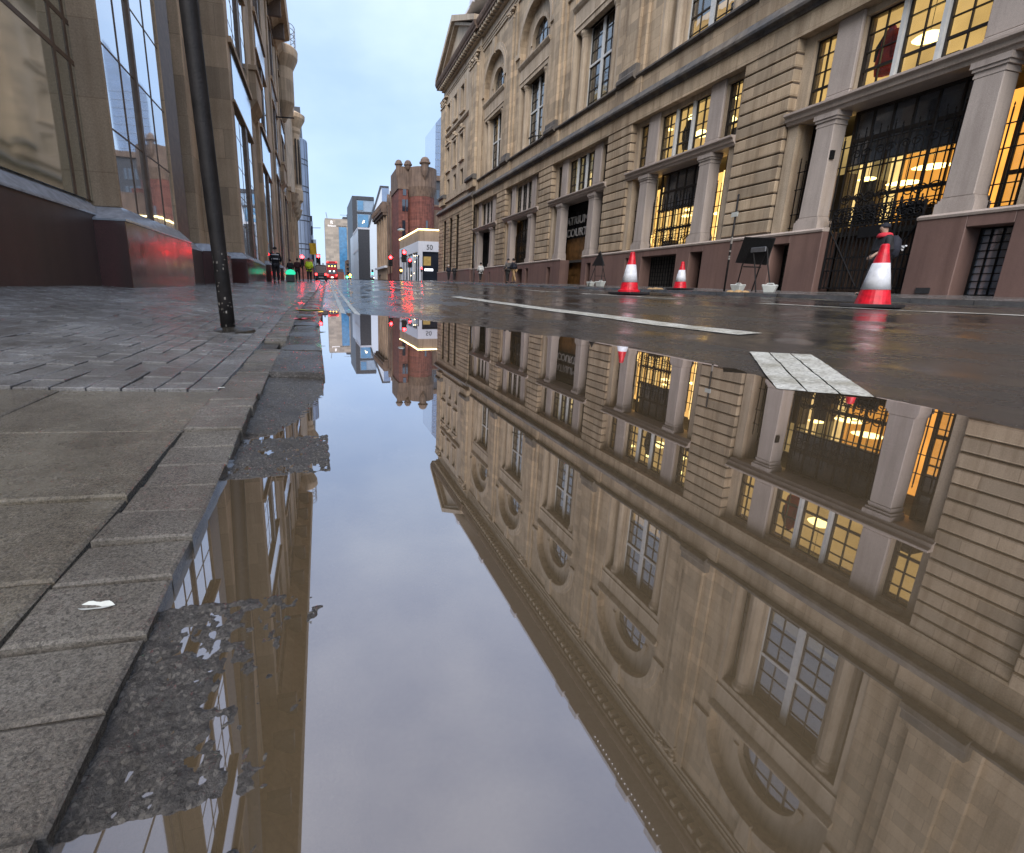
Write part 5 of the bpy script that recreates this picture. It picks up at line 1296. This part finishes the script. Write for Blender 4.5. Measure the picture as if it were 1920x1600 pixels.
w=person('person with a scarlet collar and dark backpack walking behind the nearest cone',(13.15,8.0,rpz(13.15,8.0)),PI/2-.5,1.66,'black_cloth','charcoal_cloth',.16,(.1,-.1),(.3,.3),hat='navy_cloth',lean=.03,jacket=.8)
mb=MB(); mb.lathe([(.135,1.34),(.15,1.37),(.125,1.43),(.085,1.45)],(0,.02,0),14); mb.build('collar','scarlet_cloth',w,smooth=True)
mb=MB(); mb.lathe([(.09,0),(.2,-.1),(.235,-.26),(.2,-.46),(.1,-.52)],(0,-.16,1.38),12); mb.v=[(p[0]*.85,p[1]*.6-.08,p[2]) for p in mb.v]; bp=mb.build('backpack','navy_cloth',w,smooth=True)
mb=MB(); mb.box(-.2,-.06,-.34,-.30,1.12,1.15); mb.box(.06,.19,-.34,-.30,1.1,1.14)
for (x0,z0,x1,z1) in ((-.17,1.10,.02,1.17),(.02,1.17,.14,1.24),(-.15,1.04,.02,1.14)): mb.tube([(x0,-.3,z0),(x1,-.3,z1)],.018,6)
mb.build('flash','reflective_tape',bp)
def tape(o,zs,r=.2,ry=.145,y=0): 
    for z in zs: mb=MB(); mb.lathe([(r,z),(r,z+.045)],(0,0,0),16); mb.v=[(p[0],p[1]*ry/r+y,p[2]) for p in mb.v]; mb.build('reflective_band','reflective_tape',o)
q=person('policeman in black with two reflective bands standing by the granite plinth',(-1.98,26.4,pz(-1.98,26.4)),.1,1.88,'black_cloth','black_cloth',.05,(0,.02),(.45,.45),hat='black_cloth',jacket=.82); tape(q,(1.15*1.07,1.36*1.07),.225,.165)
q=person('person in a yellow high-visibility jacket walking away on the left pavement',(-.35,37.5,pz(-.35,37.5)),.0,1.85,'hi_vis','black_cloth',.3,(.2,-.2),(.35,.2),hat=None,hair='dark_hair')
person('person in a maroon top with arms bent beside the yellow-jacketed one',(-1.25,38.5,pz(-1.25,38.5)),-.2,1.8,'maroon_cloth','charcoal_cloth',.12,(.1,.1),(.7,.5))
person('person in dark clothes half hidden behind the one in maroon',(-1.9,40.5,pz(-1.9,40.5)),.2,1.75,'charcoal_cloth','charcoal_cloth',.1)
person('person in a navy coat, left of the pair walking on the far pavement',(14.6,49.5,rpz(14.6,49.5)),PI+.1,1.75,'navy_cloth','charcoal_cloth',.16,hair='white_cloth',group='pair on the far pavement')
person('person in a black hooded coat, right of the pair walking on the far pavement',(15.0,48.6,rpz(15.0,48.6)),PI-.1,1.68,'black_cloth','charcoal_cloth',.18,jacket=.7,hat='black_cloth',group='pair on the far pavement')
person('person in a white jacket walking alone on the far pavement by the dark doorway',(14.2,38.2,rpz(14.2,38.2)),.1,1.68,'white_cloth','charcoal_cloth',.2)
person('person in a long grey coat on the left of a couple on the far pavement',(13.9,31.6,rpz(13.9,31.6)),.3,1.75,'grey_cloth','charcoal_cloth',.1,jacket=.6,hat='black_cloth')
person('person in a navy coat and tan trousers leaning forward on the far pavement',(14.0,30.7,rpz(14.0,30.7)),.5,1.75,'navy_cloth','tan_cloth',.22,(.2,-.2),(.5,.5),lean=.12,jacket=.72)
person('dark figure standing outside the old shops before the white corner shop',(16.6,120,gzr(0,120)),0,1.75,'charcoal_cloth','black_cloth',.1)
# ------------------------------------------------------------------ sky, sun, camera
w=bpy.data.worlds.new('World'); sc.world=w; w.use_nodes=True; nt=w.node_tree; nt.nodes.clear(); N=nt.nodes; L=nt.links
SUN_EL,SUN_AZ=R(38),R(208)     # azimuth clockwise from +Y
sky=N.new('ShaderNodeTexSky'); sky.sky_type='NISHITA'; sky.sun_disc=False; sky.sun_elevation=SUN_EL; sky.sun_rotation=SUN_AZ; sky.dust_density=2.0; sky.ozone_density=2.0
tc=N.new('ShaderNodeTexCoord')
mp=N.new('ShaderNodeMapping'); mp.inputs['Scale'].default_value=(1.6,1.6,3.2); mp.inputs['Location'].default_value=(.3,.1,0); L.new(tc.outputs['Generated'],mp.inputs[0])
n1=N.new('ShaderNodeTexNoise'); n1.inputs['Scale'].default_value=1.7; n1.inputs['Detail'].default_value=5; n1.inputs['Roughness'].default_value=.5; L.new(mp.outputs[0],n1.inputs['Vector'])
mr=N.new('ShaderNodeMapRange'); mr.inputs[1].default_value=.32; mr.inputs[2].default_value=.68; mr.inputs[3].default_value=.72; mr.inputs[4].default_value=.92; L.new(n1.outputs['Fac'],mr.inputs[0])
cl=N.new('ShaderNodeMix'); cl.data_type='RGBA'; L.new(mr.outputs[0],cl.inputs[0]); L.new(sky.outputs[0],cl.inputs[6]); 
n2=N.new('ShaderNodeMapRange'); n2.inputs[1].default_value=.35; n2.inputs[2].default_value=.65; L.new(n1.outputs['Fac'],n2.inputs[0])
c2=N.new('ShaderNodeMix'); c2.data_type='RGBA'; c2.inputs[6].default_value=(2.35,3.2,4.6,1); c2.inputs[7].default_value=(3.1,3.95,5.1,1); L.new(n2.outputs[0],c2.inputs[0]); L.new(c2.outputs[2],cl.inputs[7])
# overcast: brighter and greyer towards the zenith
sx=N.new('ShaderNodeSeparateXYZ'); L.new(tc.outputs['Generated'],sx.inputs[0])
zr=N.new('ShaderNodeMapRange'); zr.interpolation_type='SMOOTHSTEP'; zr.inputs[1].default_value=.3; zr.inputs[2].default_value=.9; L.new(sx.outputs[2],zr.inputs[0])
zc=N.new('ShaderNodeMix'); zc.data_type='RGBA'; zc.inputs[6].default_value=(1,1,1,1); zc.inputs[7].default_value=(1.85,1.6,1.5,1); L.new(zr.outputs[0],zc.inputs[0])
zm=N.new('ShaderNodeMix'); zm.data_type='RGBA'; zm.blend_type='MULTIPLY'; zm.inputs[0].default_value=1; L.new(cl.outputs[2],zm.inputs[6]); L.new(zc.outputs[2],zm.inputs[7])
bg=N.new('ShaderNodeBackground'); bg.inputs[1].default_value=.138; L.new(zm.outputs[2],bg.inputs[0]); ow=N.new('ShaderNodeOutputWorld'); L.new(bg.outputs[0],ow.inputs[0])
sd=bpy.data.lights.new('sun','SUN'); sd.energy=1.5; sd.angle=R(45); sd.color=(1,.95,.88); so=bpy.data.objects.new('sun',sd); col.objects.link(so)
d=Vector((math.sin(SUN_AZ)*math.cos(SUN_EL),math.cos(SUN_AZ)*math.cos(SUN_EL),math.sin(SUN_EL))); so.rotation_euler=(-d).to_track_quat('-Z','Y').to_euler(); so.location=(0,-10,40)
cam=bpy.data.cameras.new('camera'); co=bpy.data.objects.new('camera',cam); col.objects.link(co); sc.camera=co
yaw,pitch,roll=.26250911,.22152972,.01508394
f0=Vector((math.sin(yaw),math.cos(yaw),0)); r0=Vector((math.cos(yaw),-math.sin(yaw),0)); u0=Vector((0,0,1))
fw=math.cos(pitch)*f0-math.sin(pitch)*u0; up=math.sin(pitch)*f0+math.cos(pitch)*u0
rr=math.cos(roll)*r0+math.sin(roll)*up; uu=-math.sin(roll)*r0+math.cos(roll)*up
m=Matrix.Identity(4)
for i in range(3): m[i][0]=rr[i]; m[i][1]=uu[i]; m[i][2]=-fw[i]
m[0][3],m[1][3],m[2][3]=0,0,.4
co.matrix_world=m
cam.sensor_fit='HORIZONTAL'; cam.sensor_width=36; cam.lens=834.9/1920*36; cam.shift_x=(960-816.86)/1920; cam.shift_y=-(800-730.17)/1920
cam.clip_start=.02; cam.clip_end=3000
sc.view_settings.view_transform='Standard'; sc.view_settings.look='None'; sc.view_settings.gamma=1; sc.view_settings.use_curve_mapping=False; sc.view_settings.exposure=.88
cy=sc.cycles; cy.use_denoising=True; cy.max_bounces=6; cy.diffuse_bounces=2; cy.glossy_bounces=4; cy.transparent_max_bounces=10; cy.transmission_bounces=2; cy.sample_clamp_indirect=4; cy.caustics_reflective=False; cy.caustics_refractive=False
